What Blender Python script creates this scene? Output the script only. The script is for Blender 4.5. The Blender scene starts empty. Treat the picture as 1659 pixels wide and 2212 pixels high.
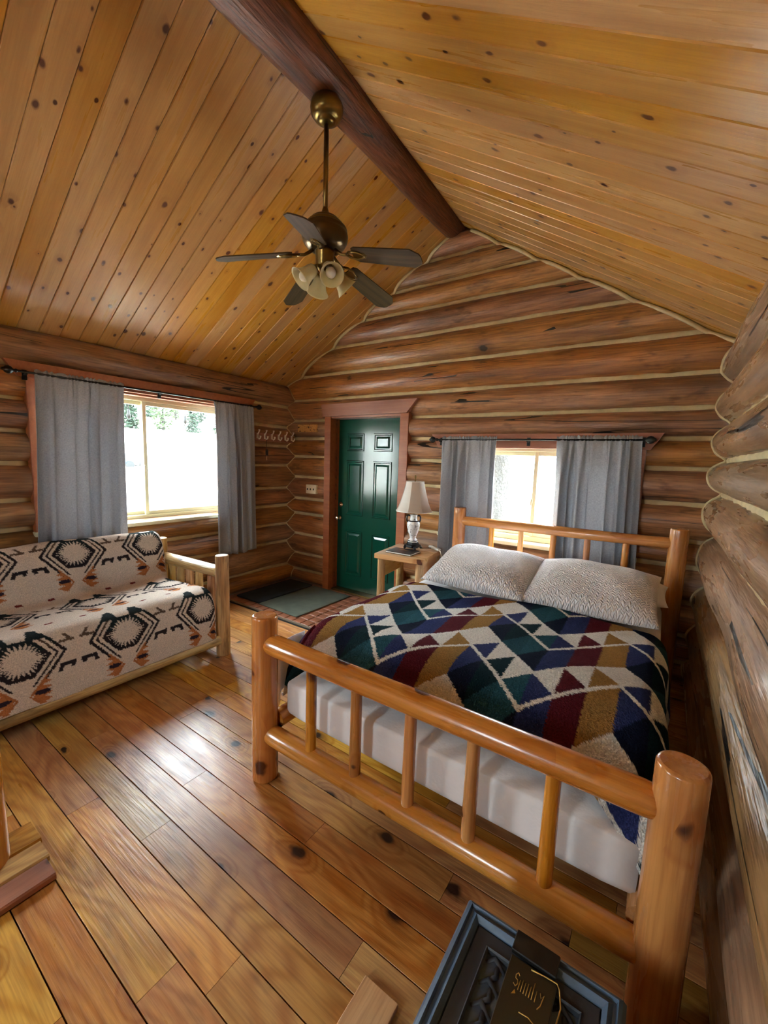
import bpy, math, random
import numpy as np
from mathutils import Vector, Matrix, Quaternion

PI = math.pi
scene = bpy.context.scene
COL = scene.collection

# ------------------------------------------------------------------ camera, world, exposure
cam_d = bpy.data.cameras.new('camera')
cam = bpy.data.objects.new('camera', cam_d)
COL.objects.link(cam)
_r = Vector((0.82504, 0.56407, 0.03363)); _u = Vector((-0.09899, 0.08569, 0.99139)); _f = Vector((-0.55633, 0.82127, -0.12654))
_m = Matrix.Identity(4)
for i in range(3):
    _m[i][0] = _r[i]; _m[i][1] = _u[i]; _m[i][2] = -_f[i]
_m.translation = (3.9811, -3.7173, 1.5999)
cam.matrix_world = _m
cam_d.sensor_fit = 'HORIZONTAL'; cam_d.sensor_width = 36.0; cam_d.lens = 36.0 * 888.864 / 1659.0
cam_d.clip_start = 0.02; cam_d.clip_end = 500
scene.camera = cam

world = bpy.data.worlds.new('sky'); scene.world = world; world.use_nodes = True
_bg = world.node_tree.nodes['Background']
_bg.inputs['Color'].default_value = (0.79, 0.905, 1.0, 1); _bg.inputs['Strength'].default_value = 23.0

scene.view_settings.view_transform = 'Standard'
scene.view_settings.look = 'None'
scene.view_settings.gamma = 1.0
scene.view_settings.use_curve_mapping = False
scene.view_settings.exposure = 1.18
scene.cycles.max_bounces = 6; scene.cycles.diffuse_bounces = 4; scene.cycles.glossy_bounces = 3; scene.cycles.transmission_bounces = 4; scene.cycles.transparent_max_bounces = 8
scene.cycles.use_adaptive_sampling = True; scene.cycles.adaptive_threshold = 0.3; scene.cycles.adaptive_min_samples = 16
scene.cycles.caustics_reflective = False; scene.cycles.caustics_refractive = False
scene.cycles.sample_clamp_indirect = 12.0

W = 4.31            # right wall joint plane
YB = -6.6           # wall behind the camera
RX, RZ = 2.242, 3.725
SL, SR = 0.56, 0.615
def zl(x): return 2.47 + SL * x
def zr(x): return 2.49 + SR * (4.25 - x)

# daylight portals at the four window openings (they only guide the sky light through the real openings)
def portal(loc, rot, sx, sy):
    d = bpy.data.lights.new('window_portal', 'AREA'); d.shape = 'RECTANGLE'; d.size = sx; d.size_y = sy
    d.cycles.is_portal = True
    o = bpy.data.objects.new('window_portal', d); COL.objects.link(o); o.location = loc; o.rotation_euler = rot
portal((-0.12, -1.76, 1.515), (0, -PI/2, 0), 1.17, 1.68)
portal((-0.12, -5.40, 1.50), (0, -PI/2, 0), 1.14, 1.20)
portal((3.01, 0.16, 1.33), (-PI/2, 0, 0), 1.62, 0.86)
portal((2.60, YB - 0.16, 1.55), (PI/2, 0, 0), 0.70, 1.00)

# ------------------------------------------------------------------ helpers
ORG = {}
def srgb(r, g, b):
    f = lambda c: (c/255/12.92) if c/255 <= 0.04045 else ((c/255+0.055)/1.055)**2.4
    return (f(r), f(g), f(b), 1.0)
def tag(o, label=None, cat=None, group=None, kind=None):
    if label: o['label'] = label
    if cat: o['category'] = cat
    if group: o['group'] = group
    if kind: o['kind'] = kind
    return o
def org(parent):
    return ORG.get(parent.name, Vector((0, 0, 0))) if parent else Vector((0, 0, 0))
def link(o, parent=None):
    COL.objects.link(o)
    if parent: o.parent = parent
    return o
def thing(name, label, cat, loc=(0, 0, 0), group=None, kind=None, local=False, rotz=0):
    o = bpy.data.objects.new(name, None); COL.objects.link(o)
    o.empty_display_size = 0.05
    o.location = loc; o.rotation_euler = (0, 0, rotz)
    ORG[o.name] = Vector((0, 0, 0)) if local else Vector(loc)
    return tag(o, label, cat, group, kind)

class MB:
    def __init__(s): s.v = []; s.f = []; s.sm = []
    def add(s, vs, fs, smooth=False):
        n = len(s.v); s.v += [tuple(v) for v in vs]; s.f += [tuple(i+n for i in f) for f in fs]; s.sm += [smooth]*len(fs)
        return s
    def box(s, x0, x1, y0, y1, z0, z1, c=0.0):
        if c <= 0:
            vs = [(x, y, z) for x in (x0, x1) for y in (y0, y1) for z in (z0, z1)]
            return s.add(vs, [(0,1,3,2),(4,6,7,5),(0,4,5,1),(2,3,7,6),(0,2,6,4),(1,5,7,3)])
        # chamfered box
        vs = []; idx = {}
        for ix, (xa, xs) in enumerate(((x0, 1), (x1, -1))):
            for iy, (ya, ys) in enumerate(((y0, 1), (y1, -1))):
                for iz, (za, zs) in enumerate(((z0, 1), (z1, -1))):
                    for k in range(3):
                        p = [xa + xs*c, ya + ys*c, za + zs*c]
                        p[k] = (xa, ya, za)[k]
                        idx[(ix, iy, iz, k)] = len(vs); vs.append(p)
        fs = []
        for i in (0, 1):
            q = [(i,0,0,0),(i,1,0,0),(i,1,1,0),(i,0,1,0)]; fs.append([idx[t] for t in (q if i else q[::-1])])
            q = [(0,i,0,1),(1,i,0,1),(1,i,1,1),(0,i,1,1)]; fs.append([idx[t] for t in (q[::-1] if i else q)])
            q = [(0,0,i,2),(1,0,i,2),(1,1,i,2),(0,1,i,2)]; fs.append([idx[t] for t in (q if i else q[::-1])])
        for a in (0, 1):
            for b in (0, 1):
                fs.append([idx[(a,b,0,0)], idx[(a,b,1,0)], idx[(a,b,1,1)], idx[(a,b,0,1)]])
                fs.append([idx[(a,0,b,0)], idx[(a,1,b,0)], idx[(a,1,b,2)], idx[(a,0,b,2)]])
                fs.append([idx[(0,a,b,1)], idx[(1,a,b,1)], idx[(1,a,b,2)], idx[(0,a,b,2)]])
                for d in (0, 1): fs.append([idx[(a,b,d,k)] for k in range(3)])
        return s.add(vs, fs)
    def lathe(s, prof, c=(0, 0, 0), n=28, axis='z', cap=True, smooth=True):
        vs = []; fs = []
        for r, h in prof:
            for k in range(n):
                a = 2*PI*k/n
                p = (r*math.cos(a), r*math.sin(a), h)
                if axis == 'y': p = (p[0], h, p[1])
                if axis == 'x': p = (h, p[0], p[1])
                vs.append((p[0]+c[0], p[1]+c[1], p[2]+c[2]))
        m = len(prof)
        for i in range(m-1):
            for k in range(n):
                k2 = (k+1) % n
                fs.append((i*n+k, i*n+k2, (i+1)*n+k2, (i+1)*n+k))
        s.add(vs, fs, smooth)
        if cap:
            s.add(vs[:n], [tuple(range(n))[::-1]]); s.add(vs[-n:], [tuple(range(n))])
        return s
    def tube(s, pts, r, n=10, cap=True, smooth=True):
        P = [Vector(p) for p in pts]; m = len(P)
        R = list(r) if hasattr(r, '__len__') else [r]*m
        T = [(P[min(i+1, m-1)] - P[max(i-1, 0)]).normalized() for i in range(m)]
        up = Vector((0, 0, 1)) if abs(T[0].z) < 0.9 else Vector((1, 0, 0))
        N = (up - T[0]*up.dot(T[0])).normalized(); vs = []; fs = []
        for i in range(m):
            N = (N - T[i]*N.dot(T[i])).normalized(); B = T[i].cross(N)
            for k in range(n):
                a = 2*PI*k/n
                vs.append(P[i] + (N*math.cos(a) + B*math.sin(a))*R[i])
        for i in range(m-1):
            for k in range(n):
                k2 = (k+1) % n; fs.append((i*n+k, i*n+k2, (i+1)*n+k2, (i+1)*n+k))
        s.add(vs, fs, smooth)
        if cap:
            s.add(vs[:n], [tuple(range(n))[::-1]]); s.add(vs[-n:], [tuple(range(n))])
        return s
    def prism(s, poly, a0, a1, axis='y', smooth=False):
        # poly of 2D points extruded along axis
        n = len(poly); vs = []
        for a in (a0, a1):
            for p, q in poly:
                vs.append({'y': (p, a, q), 'x': (a, p, q), 'z': (p, q, a)}[axis])
        fs = [tuple(range(n))[::-1], tuple(range(n, 2*n))] + [(k, (k+1) % n, n+(k+1) % n, n+k) for k in range(n)]
        return s.add(vs, fs, smooth)
    def build(s, name, mat, parent=None, loc=None, fixn=True):
        me = bpy.data.meshes.new(name)
        o0 = org(parent) if loc is None else Vector(loc)
        me.from_pydata([tuple(Vector(v) - o0) for v in s.v], [], s.f)
        me.polygons.foreach_set('use_smooth', s.sm)
        if fixn:
            import bmesh
            bm = bmesh.new(); bm.from_mesh(me); bmesh.ops.remove_doubles(bm, verts=bm.verts, dist=1e-6)
            bmesh.ops.recalc_face_normals(bm, faces=bm.faces); bm.to_mesh(me); bm.free()
        me.update()
        if mat: me.materials.append(mat)
        o = bpy.data.objects.new(name, me); link(o, parent)
        if loc is not None: o.location = Vector(loc) - org(parent)
        return o

def grid_mesh(name, V, mat, parent=None, closed_u=False, cols=None, smooth=True, loc=None):
    """V: array (nu,nv,3)"""
    nu, nv = V.shape[:2]
    o0 = np.array(org(parent) if loc is None else loc)
    vs = (V.reshape(-1, 3) - o0)
    i = np.arange(nu-1 if not closed_u else nu)[:, None]; j = np.arange(nv-1)[None, :]
    i2 = (i+1) % nu
    q = np.stack([i*nv+j, i2*nv+j, i2*nv+j+1, i*nv+j+1], -1).reshape(-1, 4)
    me = bpy.data.meshes.new(name)
    me.vertices.add(len(vs)); me.vertices.foreach_set('co', vs.ravel().astype(np.float32))
    me.loops.add(q.size); me.loops.foreach_set('vertex_index', q.ravel().astype(np.int32))
    me.polygons.add(len(q)); me.polygons.foreach_set('loop_start', np.arange(0, q.size, 4, dtype=np.int32))
    me.polygons.foreach_set('loop_total', np.full(len(q), 4, dtype=np.int32))
    me.polygons.foreach_set('use_smooth', np.full(len(q), smooth))
    me.update(calc_edges=True); me.validate()
    if cols is not None:
        a = me.color_attributes.new('pattern', 'FLOAT_COLOR', 'POINT')
        c = np.ones((len(vs), 4), np.float32); c[:, :3] = cols.reshape(-1, 3); a.data.foreach_set('color', c.ravel())
    me.materials.append(mat)
    o = bpy.data.objects.new(name, me); link(o, parent)
    if loc is not None: o.location = Vector(loc) - org(parent)
    return o

def orient(o, p0, p1, parent, roll=0.0, up=(0, 0, 1)):
    d = Vector(p1) - Vector(p0); x = d.normalized(); upv = Vector(up)
    if abs(x.dot(upv)) > 0.98: upv = Vector((0, 1, 0))
    y = upv.cross(x).normalized(); z = x.cross(y)
    m = Matrix((x, y, z)).transposed().to_4x4()
    if roll: m = m @ Matrix.Rotation(roll, 4, 'X')
    m.translation = Vector(p0) - org(parent)
    o.matrix_local = m
    return o

def log_verts(L, r0, r1, seg, rings, wob, rng, xs=None, bow=0.0, endr=0.0):
    xs = np.linspace(0, L, rings) if xs is None else xs
    a = np.linspace(0, 2*PI, seg, endpoint=False)
    R = (r0 + (r1-r0)*xs/L)[:, None] * np.ones((1, seg))
    for k in range(5):
        fx = rng.uniform(0.5, 4.5); m = rng.choice([0, 1, 1, 2, 2, 3, 4]); R = R * (1 + wob*rng.uniform(0.3, 1)/(1+k*0.35)*np.sin(fx*xs[:, None]*1.6 + m*a[None, :] + rng.uniform(0, 6.3)))
    if endr > 0:
        e = np.minimum(xs, L-xs); k = np.clip(e/endr, 0, 1)
        R = R * (1 - 0.16*(1-np.sqrt(np.clip(1-(1-k)**2, 0, 1))))[:, None]
    cy = bow*np.sin(PI*xs/L + rng.uniform(-.3, .3))*rng.choice([-1, 1])
    V = np.zeros((len(xs), seg, 3)); V[..., 0] = xs[:, None]
    V[..., 1] = R*np.cos(a)[None, :] + cy[:, None]*0.5; V[..., 2] = R*np.sin(a)[None, :] + cy[:, None]
    return V
def tube_mesh(name, V, mat, parent):
    """V (rings,seg,3) closed in seg, capped"""
    n, s = V.shape[:2]
    vs = [tuple(p) for p in V.reshape(-1, 3)]
    fs = [(i*s+k, i*s+(k+1) % s, (i+1)*s+(k+1) % s, (i+1)*s+k) for i in range(n-1) for k in range(s)]
    sm = [True]*len(fs)
    c0 = len(vs); vs += [tuple(V[0, k]) for k in range(s)]; c1 = len(vs); vs += [tuple(V[-1, k]) for k in range(s)]
    fs += [tuple(range(c0, c0+s))[::-1], tuple(range(c1, c1+s))]; sm += [False, False]
    fs = [f[::-1] for f in fs]
    me = bpy.data.meshes.new(name); me.from_pydata(vs, [], fs); me.polygons.foreach_set('use_smooth', sm); me.update()
    me.flip_normals() if False else None
    me.materials.append(mat)
    o = bpy.data.objects.new(name, me); link(o, parent)
    return o
RNG = np.random.default_rng(11)
def rod(name, p0, p1, r0, r1, mat, parent, wob=0.01, seg=20, rings=14, endr=0.0, bow=0.0, roll=0.0):
    L = (Vector(p1)-Vector(p0)).length
    xs = None
    if endr > 0:
        q = np.array([0, .15, .35, .65, 1.0])*endr
        xs = np.concatenate([q, np.linspace(endr, L-endr, rings)[1:-1], (L-q)[::-1]])
    V = log_verts(L, r0, r1, seg, rings, wob, RNG, xs, bow, endr)
    o = tube_mesh(name, V, mat, parent)
    return orient(o, p0, p1, parent, roll)
def plank(name, p0, p1, w, t, mat, parent, up=(0, 0, 1), c=0.003, mesh=None):
    L = (Vector(p1)-Vector(p0)).length
    if mesh is None:
        h, k = w/2, t/2
        prof = [(-h+c, -k), (h-c, -k), (h, -k+c), (h, k-c), (h-c, k), (-h+c, k), (-h, k-c), (-h, -k+c)]
        me = bpy.data.meshes.new(name)
        vs = [(x, y, z) for x in (0, L) for y, z in prof]
        fs = [tuple(range(8))[::-1], tuple(range(8, 16))] + [(i, (i+1) % 8, 8+(i+1) % 8, 8+i) for i in range(8)]
        me.from_pydata(vs, [], fs); me.update(); me.materials.append(mat)
    else: me = mesh
    o = bpy.data.objects.new(name, me); link(o, parent)
    return orient(o, p0, p1, parent, 0, up)

# ------------------------------------------------------------------ materials
class NT:
    def __init__(s, name):
        s.m = bpy.data.materials.new(name); s.m.use_nodes = True; s.t = s.m.node_tree; s.t.nodes.clear()
        s.out = s.n('ShaderNodeOutputMaterial')
    def n(s, t, **k):
        x = s.t.nodes.new(t)
        for a, v in k.items(): setattr(x, a, v)
        return x
    def l(s, a, b): s.t.links.new(a, b)
    def set(s, sock, v):
        if v is None: return
        if isinstance(v, bpy.types.NodeSocket): s.l(v, sock)
        else: sock.default_value = v
    def math(s, op, a, b=None, c=None, clamp=False):
        x = s.n('ShaderNodeMath', operation=op); x.use_clamp = clamp
        s.set(x.inputs[0], a); s.set(x.inputs[1], b)
        if c is not None: s.set(x.inputs[2], c)
        return x.outputs[0]
    def vmath(s, op, a, b=None):
        x = s.n('ShaderNodeVectorMath', operation=op); s.set(x.inputs[0], a); s.set(x.inputs[1], b); return x.outputs[0]
    def noise(s, vec, scale, detail=3, rough=0.55, dist=0.0):
        x = s.n('ShaderNodeTexNoise'); s.set(x.inputs['Vector'], vec); x.inputs['Scale'].default_value = scale
        x.inputs['Detail'].default_value = detail; x.inputs['Roughness'].default_value = rough; x.inputs['Distortion'].default_value = dist
        return x.outputs['Fac']
    def voro(s, vec, scale, feature='F1', rnd=1.0):
        x = s.n('ShaderNodeTexVoronoi', feature=feature); s.set(x.inputs['Vector'], vec); x.inputs['Scale'].default_value = scale
        x.inputs['Randomness'].default_value = rnd
        return x
    def ramp(s, fac, stops, interp='LINEAR'):
        x = s.n('ShaderNodeValToRGB'); s.set(x.inputs[0], fac); e = x.color_ramp.elements; x.color_ramp.interpolation = interp
        while len(e) < len(stops): e.new(0.5)
        for i, (p, c) in enumerate(stops):
            e[i].position = p; e[i].color = c if hasattr(c, '__len__') else (c, c, c, 1)
        return x.outputs[0]
    def mix(s, fac, a, b, mode='MIX'):
        x = s.n('ShaderNodeMix', data_type='RGBA', blend_type=mode); s.set(x.inputs[0], fac); s.set(x.inputs[6], a); s.set(x.inputs[7], b)
        return x.outputs[2]
    def map(s, v, a, b, c, d):
        x = s.n('ShaderNodeMapRange'); s.set(x.inputs[0], v)
        for i, q in enumerate((a, b, c, d)): x.inputs[1+i].default_value = q
        return x.outputs[0]
    def bump(s, h, strength, dist=0.01, normal=None):
        x = s.n('ShaderNodeBump'); x.inputs['Strength'].default_value = strength; x.inputs['Distance'].default_value = dist
        s.l(h, x.inputs['Height'])
        if normal: s.l(normal, x.inputs['Normal'])
        return x.outputs[0]
    def pbr(s, color, rough=0.5, metal=0.0, normal=None, spec=0.5, coat=0.0, sheen=0.0, coat_rough=0.1):
        b = s.n('ShaderNodeBsdfPrincipled'); s.set(b.inputs['Base Color'], color); s.set(b.inputs['Roughness'], rough)
        s.set(b.inputs['Metallic'], metal); s.set(b.inputs['Specular IOR Level'], spec)
        if normal: s.l(normal, b.inputs['Normal'])
        if coat: b.inputs['Coat Weight'].default_value = coat; b.inputs['Coat Roughness'].default_value = coat_rough
        if sheen: b.inputs['Sheen Weight'].default_value = sheen; b.inputs['Sheen Roughness'].default_value = 0.6
        s.l(b.outputs[0], s.out.inputs[0]); return b

def wood(name, light, dark, stain, knot, stretch=0.12, grain=22, ringf=26, ringamt=0.45, ksc=3.0, kthr=0.7, kr=0.11, kstr=0.5,
         stain_amt=0.5, rough=0.35, bump=0.25, var=0.35, coat=0.0, crack=0.0, ksoft=0.35, halo=0.6, stain_sc=2.2, hue=0.02, coat_rough=0.15, spec=0.5, blotch=0.0, flat=False, fibre=0.3, fstr=0.035, fsc=150):
    t = NT(name)
    tc = t.n('ShaderNodeTexCoord').outputs['Object']; rnd = t.n('ShaderNodeObjectInfo').outputs['Random']
    cb = t.n('ShaderNodeCombineXYZ')
    for i, k in enumerate((53.1, 17.3, 29.7)): t.l(t.math('MULTIPLY', rnd, k), cb.inputs[i])
    P = t.vmath('ADD', tc, cb.outputs[0])
    Pg = t.vmath('MULTIPLY', P, (stretch, 1, 1)); Pl = t.vmath('MULTIPLY', P, (stretch*1.6, 1, 1)); Pk = t.vmath('MULTIPLY', P, (kstr, 1, 1))
    v = t.voro(Pk, ksc); v.voronoi_dimensions = '2D' if flat else '3D'; d = v.outputs['Distance']
    sep = t.n('ShaderNodeSeparateColor'); t.l(v.outputs['Color'], sep.inputs[0])
    ex = t.math('GREATER_THAN', sep.outputs[0], kthr)
    rk = t.math('MULTIPLY_ADD', sep.outputs[1], kr*0.9, kr*0.45)
    wobble = t.math('MULTIPLY_ADD', t.noise(P, 20, 1), kr*1.6, -kr*0.8)
    dd = t.math('ADD', d, wobble)
    km = t.math('MULTIPLY', t.math('DIVIDE', t.math('SUBTRACT', rk, dd), t.math('MULTIPLY', rk, ksoft), clamp=True), ex)
    hl = t.math('MULTIPLY', t.math('DIVIDE', t.math('SUBTRACT', t.math('MULTIPLY', rk, 2.6), d), t.math('MULTIPLY', rk, 2.0), clamp=True), ex)
    g = t.noise(Pg, grain, 3, 0.6, 0.2)
    low = t.noise(Pl, 3.2, 2, 0.5)
    low2 = t.math('ADD', low, t.math('MULTIPLY', hl, 0.16))
    ring = t.math('MULTIPLY_ADD', t.math('SINE', t.math('MULTIPLY', low2, ringf*2.2)), 0.5, 0.5)
    ring = t.math('POWER', ring, 1.6)
    f = t.math('ADD', t.math('MULTIPLY', ring, ringamt), t.math('MULTIPLY', t.map(g, 0.3, 0.7, 0, 1), 1-ringamt), clamp=True)
    c = t.mix(f, light, dark)
    fib = t.noise(t.vmath('MULTIPLY', P, (fstr, 1, 1)), fsc, 2, 0.6)
    c = t.mix(t.map(fib, 0.42, 0.66, 0, fibre), c, stain)
    st = t.map(t.noise(Pl, stain_sc, 3, 0.6), 0.5, 0.72, 0, stain_amt)
    c = t.mix(t.math('MULTIPLY', st, t.math('MULTIPLY_ADD', g, 0.9, 0.45), clamp=True), c, stain)
    if blotch:
        b1 = t.map(t.noise(t.vmath('MULTIPLY', P, (0.35, 1, 1)), 9, 3, 0.7), 0.58, 0.68, 0, blotch)
        c = t.mix(b1, c, knot)
    c = t.mix(t.math('MULTIPLY', hl, halo), c, stain)
    c = t.mix(km, c, knot)
    if crack:
        ck = t.noise(t.vmath('MULTIPLY', P, (0.035, 1, 1)), 7.0, 2, 0.4)
        ca = t.math('LESS_THAN', t.math('ABSOLUTE', t.math('SUBTRACT', ck, 0.5)), 0.004*crack)
        cm = t.math('MULTIPLY', ca, t.math('GREATER_THAN', t.noise(t.vmath('MULTIPLY', P, (0.25, 1, 1)), 3.0, 1), 0.52))
        c = t.mix(cm, c, (0.012, 0.008, 0.006, 1))
    hs = t.n('ShaderNodeHueSaturation'); t.l(c, hs.inputs['Color'])
    t.l(t.math('MULTIPLY_ADD', rnd, var, 1-var/2), hs.inputs['Value'])
    r2 = t.math('FRACT', t.math('MULTIPLY', rnd, 7.31)); t.l(t.math('MULTIPLY_ADD', r2, hue*2, 0.5-hue), hs.inputs['Hue'])
    r3 = t.math('FRACT', t.math('MULTIPLY', rnd, 13.7)); t.l(t.math('MULTIPLY_ADD', r3, 0.2, 0.9), hs.inputs['Saturation'])
    h = t.math('ADD', t.math('MULTIPLY', fib, 0.5), t.math('MULTIPLY', t.noise(t.vmath('MULTIPLY', P, (0.3, 1, 1)), 7, 2), 1.2))
    nb = t.bump(h, bump, 0.012)
    rg = t.map(g, 0.25, 0.75, rough-0.07, rough+0.1)
    t.pbr(hs.outputs[0], rg, 0, nb, spec, coat, coat_rough=coat_rough)
    return t.m

M = {}
M['log'] = wood('varnished_log', srgb(190, 134, 84), srgb(146, 96, 60), srgb(92, 62, 44), srgb(50, 31, 22), stretch=0.10, grain=22, ringf=12, ringamt=0.25,
                ksc=2.6, kthr=0.74, kr=0.085, kstr=0.7, stain_amt=0.85, rough=0.33, bump=0.8, var=0.3, crack=1.2, stain_sc=4.2, blotch=0.5, hue=0.008, fibre=0.55, fsc=70, fstr=0.06)
M['log_side'] = wood('weathered_varnished_log', srgb(178, 142, 104), srgb(140, 106, 76), srgb(98, 74, 56), srgb(48, 34, 28), stretch=0.12, grain=12, ringf=10, ringamt=0.2,
                ksc=2.2, kthr=0.72, kr=0.06, kstr=0.7, stain_amt=0.6, rough=0.27, bump=0.8, var=0.25, crack=2.2, stain_sc=3.6, blotch=0.15, hue=0.008, fibre=0.45, fsc=60, fstr=0.06)
M['beam'] = wood('ridge_log', srgb(136, 90, 52), srgb(102, 64, 38), srgb(60, 36, 24), srgb(40, 22, 16), stretch=0.10, grain=14, ringf=10, ringamt=0.2, ksc=2.6, kthr=0.75,
                kr=0.07, stain_amt=0.7, rough=0.42, bump=0.9, var=0.0, crack=1.0, blotch=0.5, stain_sc=6, fibre=0.6, fsc=70, fstr=0.06)
M['ceil'] = wood('knotty_pine_ceiling', srgb(206, 154, 84), srgb(182, 126, 62), srgb(160, 104, 50), srgb(88, 40, 24), stretch=0.07, grain=20, ringf=14, ringamt=0.3,
                 ksc=6.0, kthr=0.22, kr=0.082, kstr=0.62, stain_amt=0.45, rough=0.30, bump=0.12, var=0.14, halo=0.35, ksoft=0.5, hue=0.003, flat=True, fibre=0.22)
M['floor'] = wood('pine_floorboard', srgb(214, 164, 94), srgb(172, 114, 56), srgb(122, 70, 36), srgb(44, 26, 20), stretch=0.16, grain=30, ringf=44, ringamt=0.55,
                  ksc=3.6, kthr=0.3, kr=0.085, kstr=0.55, stain_amt=0.6, rough=0.33, bump=0.16, var=0.4, halo=0.6, ksoft=0.5, stain_sc=2.4, hue=0.013, coat=0.12, coat_rough=0.3, blotch=0.25, flat=True, fibre=0.34, fsc=120, fstr=0.04)
M['bedlog'] = wood('polished_orange_pine', srgb(212, 148, 78), srgb(182, 114, 54), srgb(158, 92, 42), srgb(80, 38, 20), stretch=0.09, grain=20, ringf=22, ringamt=0.5,
                   ksc=7.0, kthr=0.45, kr=0.2, kstr=0.7, stain_amt=0.5, rough=0.24, bump=0.1, var=0.12, coat=0.4, coat_rough=0.1, hue=0.005, fibre=0.4, fsc=90, fstr=0.04)
M['peel'] = wood('peeled_pale_log', srgb(218, 184, 126), srgb(180, 136, 80), srgb(116, 76, 42), srgb(62, 38, 24), stretch=0.14, grain=22, ringf=14, ringamt=0.3,
                 ksc=5.5, kthr=0.6, kr=0.09, stain_amt=0.8, rough=0.34, bump=0.5, var=0.15, blotch=0.5, stain_sc=5, fibre=0.5, fsc=90, fstr=0.06)
M['slab'] = wood('pale_pine_slab', srgb(222, 188, 132), srgb(190, 146, 90), srgb(150, 104, 58), srgb(80, 48, 28), stretch=0.1, grain=18, ringf=22, ksc=4, kthr=0.6, kr=0.08,
                 stain_amt=0.4, rough=0.3, bump=0.15, var=0.1, flat=True)
M['trim'] = wood('red_brown_trim', srgb(170, 106, 72), srgb(146, 84, 56), srgb(116, 64, 44), srgb(66, 34, 24), stretch=0.06, grain=26, ringf=10, ringamt=0.25, ksc=3,
                 kthr=0.8, kr=0.05, stain_amt=0.3, rough=0.42, bump=0.08, var=0.06, flat=True, hue=0.0, fibre=0.25)
M['bladewood'] = wood('dark_walnut_blade', srgb(92, 70, 46), srgb(60, 44, 28), srgb(44, 32, 22), srgb(28, 18, 14), stretch=0.06, grain=40, ringf=30, ksc=2, kthr=0.97, kr=0.04,
                      stain_amt=0.4, rough=0.6, spec=0.2, bump=0.08, var=0.1)

def plain(name, col, rough=0.5, metal=0.0, bump=None, spec=0.5, coat=0.0, var=0.0, sheen=0.0):
    t = NT(name); tc = t.n('ShaderNodeTexCoord').outputs['Object']; nb = None; c = col
    if bump: nb = t.bump(t.noise(tc, bump[0], 4, 0.6), bump[1], bump[2] if len(bump) > 2 else 0.01)
    if var: c = t.mix(t.map(t.noise(tc, 9, 4), 0.35, 0.65, 0, 1), tuple(x*(1-var) for x in col[:3])+(1,), tuple(min(1, x*(1+var)) for x in col[:3])+(1,))
    t.pbr(c, rough, metal, nb, spec, coat, sheen); return t.m
M['chink'] = plain('cream_chinking', srgb(196, 176, 134), 0.85, bump=(60, 0.4, 0.004), var=0.12)
M['backing'] = plain('wall_backing', srgb(150, 128, 92), 0.9, var=0.1)
M['under'] = plain('dark_subfloor', srgb(26, 16, 10), 0.9, var=0.1)
M['ceilback'] = plain('ceiling_backing', srgb(60, 36, 16), 0.9, var=0.1)
M['green'] = plain('glossy_green_paint', srgb(10, 66, 50), 0.16, bump=(7, 0.09, 0.01), spec=0.5)
M['brass'] = plain('antique_brass', srgb(128, 104, 60), 0.28, 1.0, var=0.15)
M['bronze'] = plain('dark_bronze', srgb(92, 74, 54), 0.3, 1.0, var=0.1)
M['chrome'] = plain('polished_metal', srgb(224, 214, 196), 0.22, 1.0)
M['nickel'] = plain('satin_nickel', srgb(226, 220, 208), 0.35, 0.4)
M['iron'] = plain('black_iron', srgb(22, 20, 20), 0.45, 0.3)
M['vinyl'] = plain('almond_vinyl', srgb(206, 196, 160), 0.4)
M['white'] = plain('white_plastic', srgb(232, 228, 216), 0.35)
M['sheet'] = plain('white_sheet', srgb(234, 230, 230), 0.85, bump=(9, 0.35, 0.02), sheen=0.2)
M['ivory'] = plain('ivory_plate', srgb(226, 214, 180), 0.4)
M['dark'] = plain('dark_slot', srgb(20, 18, 16), 0.6)
M['matdark'] = plain('dark_blue_black_mat', srgb(40, 50, 58), 0.95, bump=(220, 0.8, 0.006), var=0.2)
M['matgreen'] = plain('grey_green_mat', srgb(98, 102, 88), 0.95, bump=(260, 0.8, 0.006), var=0.12)
M['tile'] = plain('terracotta_tile', srgb(150, 92, 64), 0.5, bump=(40, 0.2, 0.004), var=0.2)
M['grout'] = plain('grout', srgb(150, 128, 104), 0.9)
M['bin'] = plain('slate_blue_plastic', srgb(82, 102, 124), 0.42, bump=(180, 0.08, 0.003))
M['binin'] = plain('charcoal_plastic', srgb(56, 60, 66), 0.55, bump=(180, 0.1, 0.003))
M['black'] = plain('black_card', srgb(16, 15, 14), 0.4)
M['cardb'] = plain('dark_olive_card', srgb(44, 36, 22), 0.35)
M['gold'] = plain('gold_foil', srgb(196, 160, 88), 0.3, 0.8)
M['porcelain_dark'] = plain('dark_glaze', srgb(34, 24, 26), 0.2)
M['blackwood'] = plain('black_lacquer', srgb(18, 16, 18), 0.3)
M['cord'] = plain('white_cord', srgb(214, 204, 184), 0.5)
M['cushion'] = plain('tan_canvas', srgb(150, 124, 92), 0.9, bump=(90, 0.3, 0.004))
M['ground'] = plain('sunlit_gravel', srgb(214, 208, 196), 0.95, bump=(8, 0.4, 0.05), var=0.12)
M['bark'] = plain('grey_bark', srgb(48, 44, 40), 0.9, bump=(26, 1.0, 0.05), var=0.4)
M['leaf_a'] = plain('pine_foliage', srgb(34, 52, 34), 0.8, bump=(10, 1.0, 0.2), var=0.4)
M['leaf_b'] = plain('pale_foliage', srgb(58, 74, 42), 0.8, bump=(10, 1.0, 0.2), var=0.4)
M['carpaint'] = plain('dark_blue_paint', srgb(40, 56, 84), 0.25)
M['rubber'] = plain('black_rubber', srgb(18, 18, 18), 0.8)
M['book'] = plain('black_cover', srgb(24, 24, 28), 0.3)
M['pages'] = plain('paper_block', srgb(222, 220, 210), 0.8)

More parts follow.
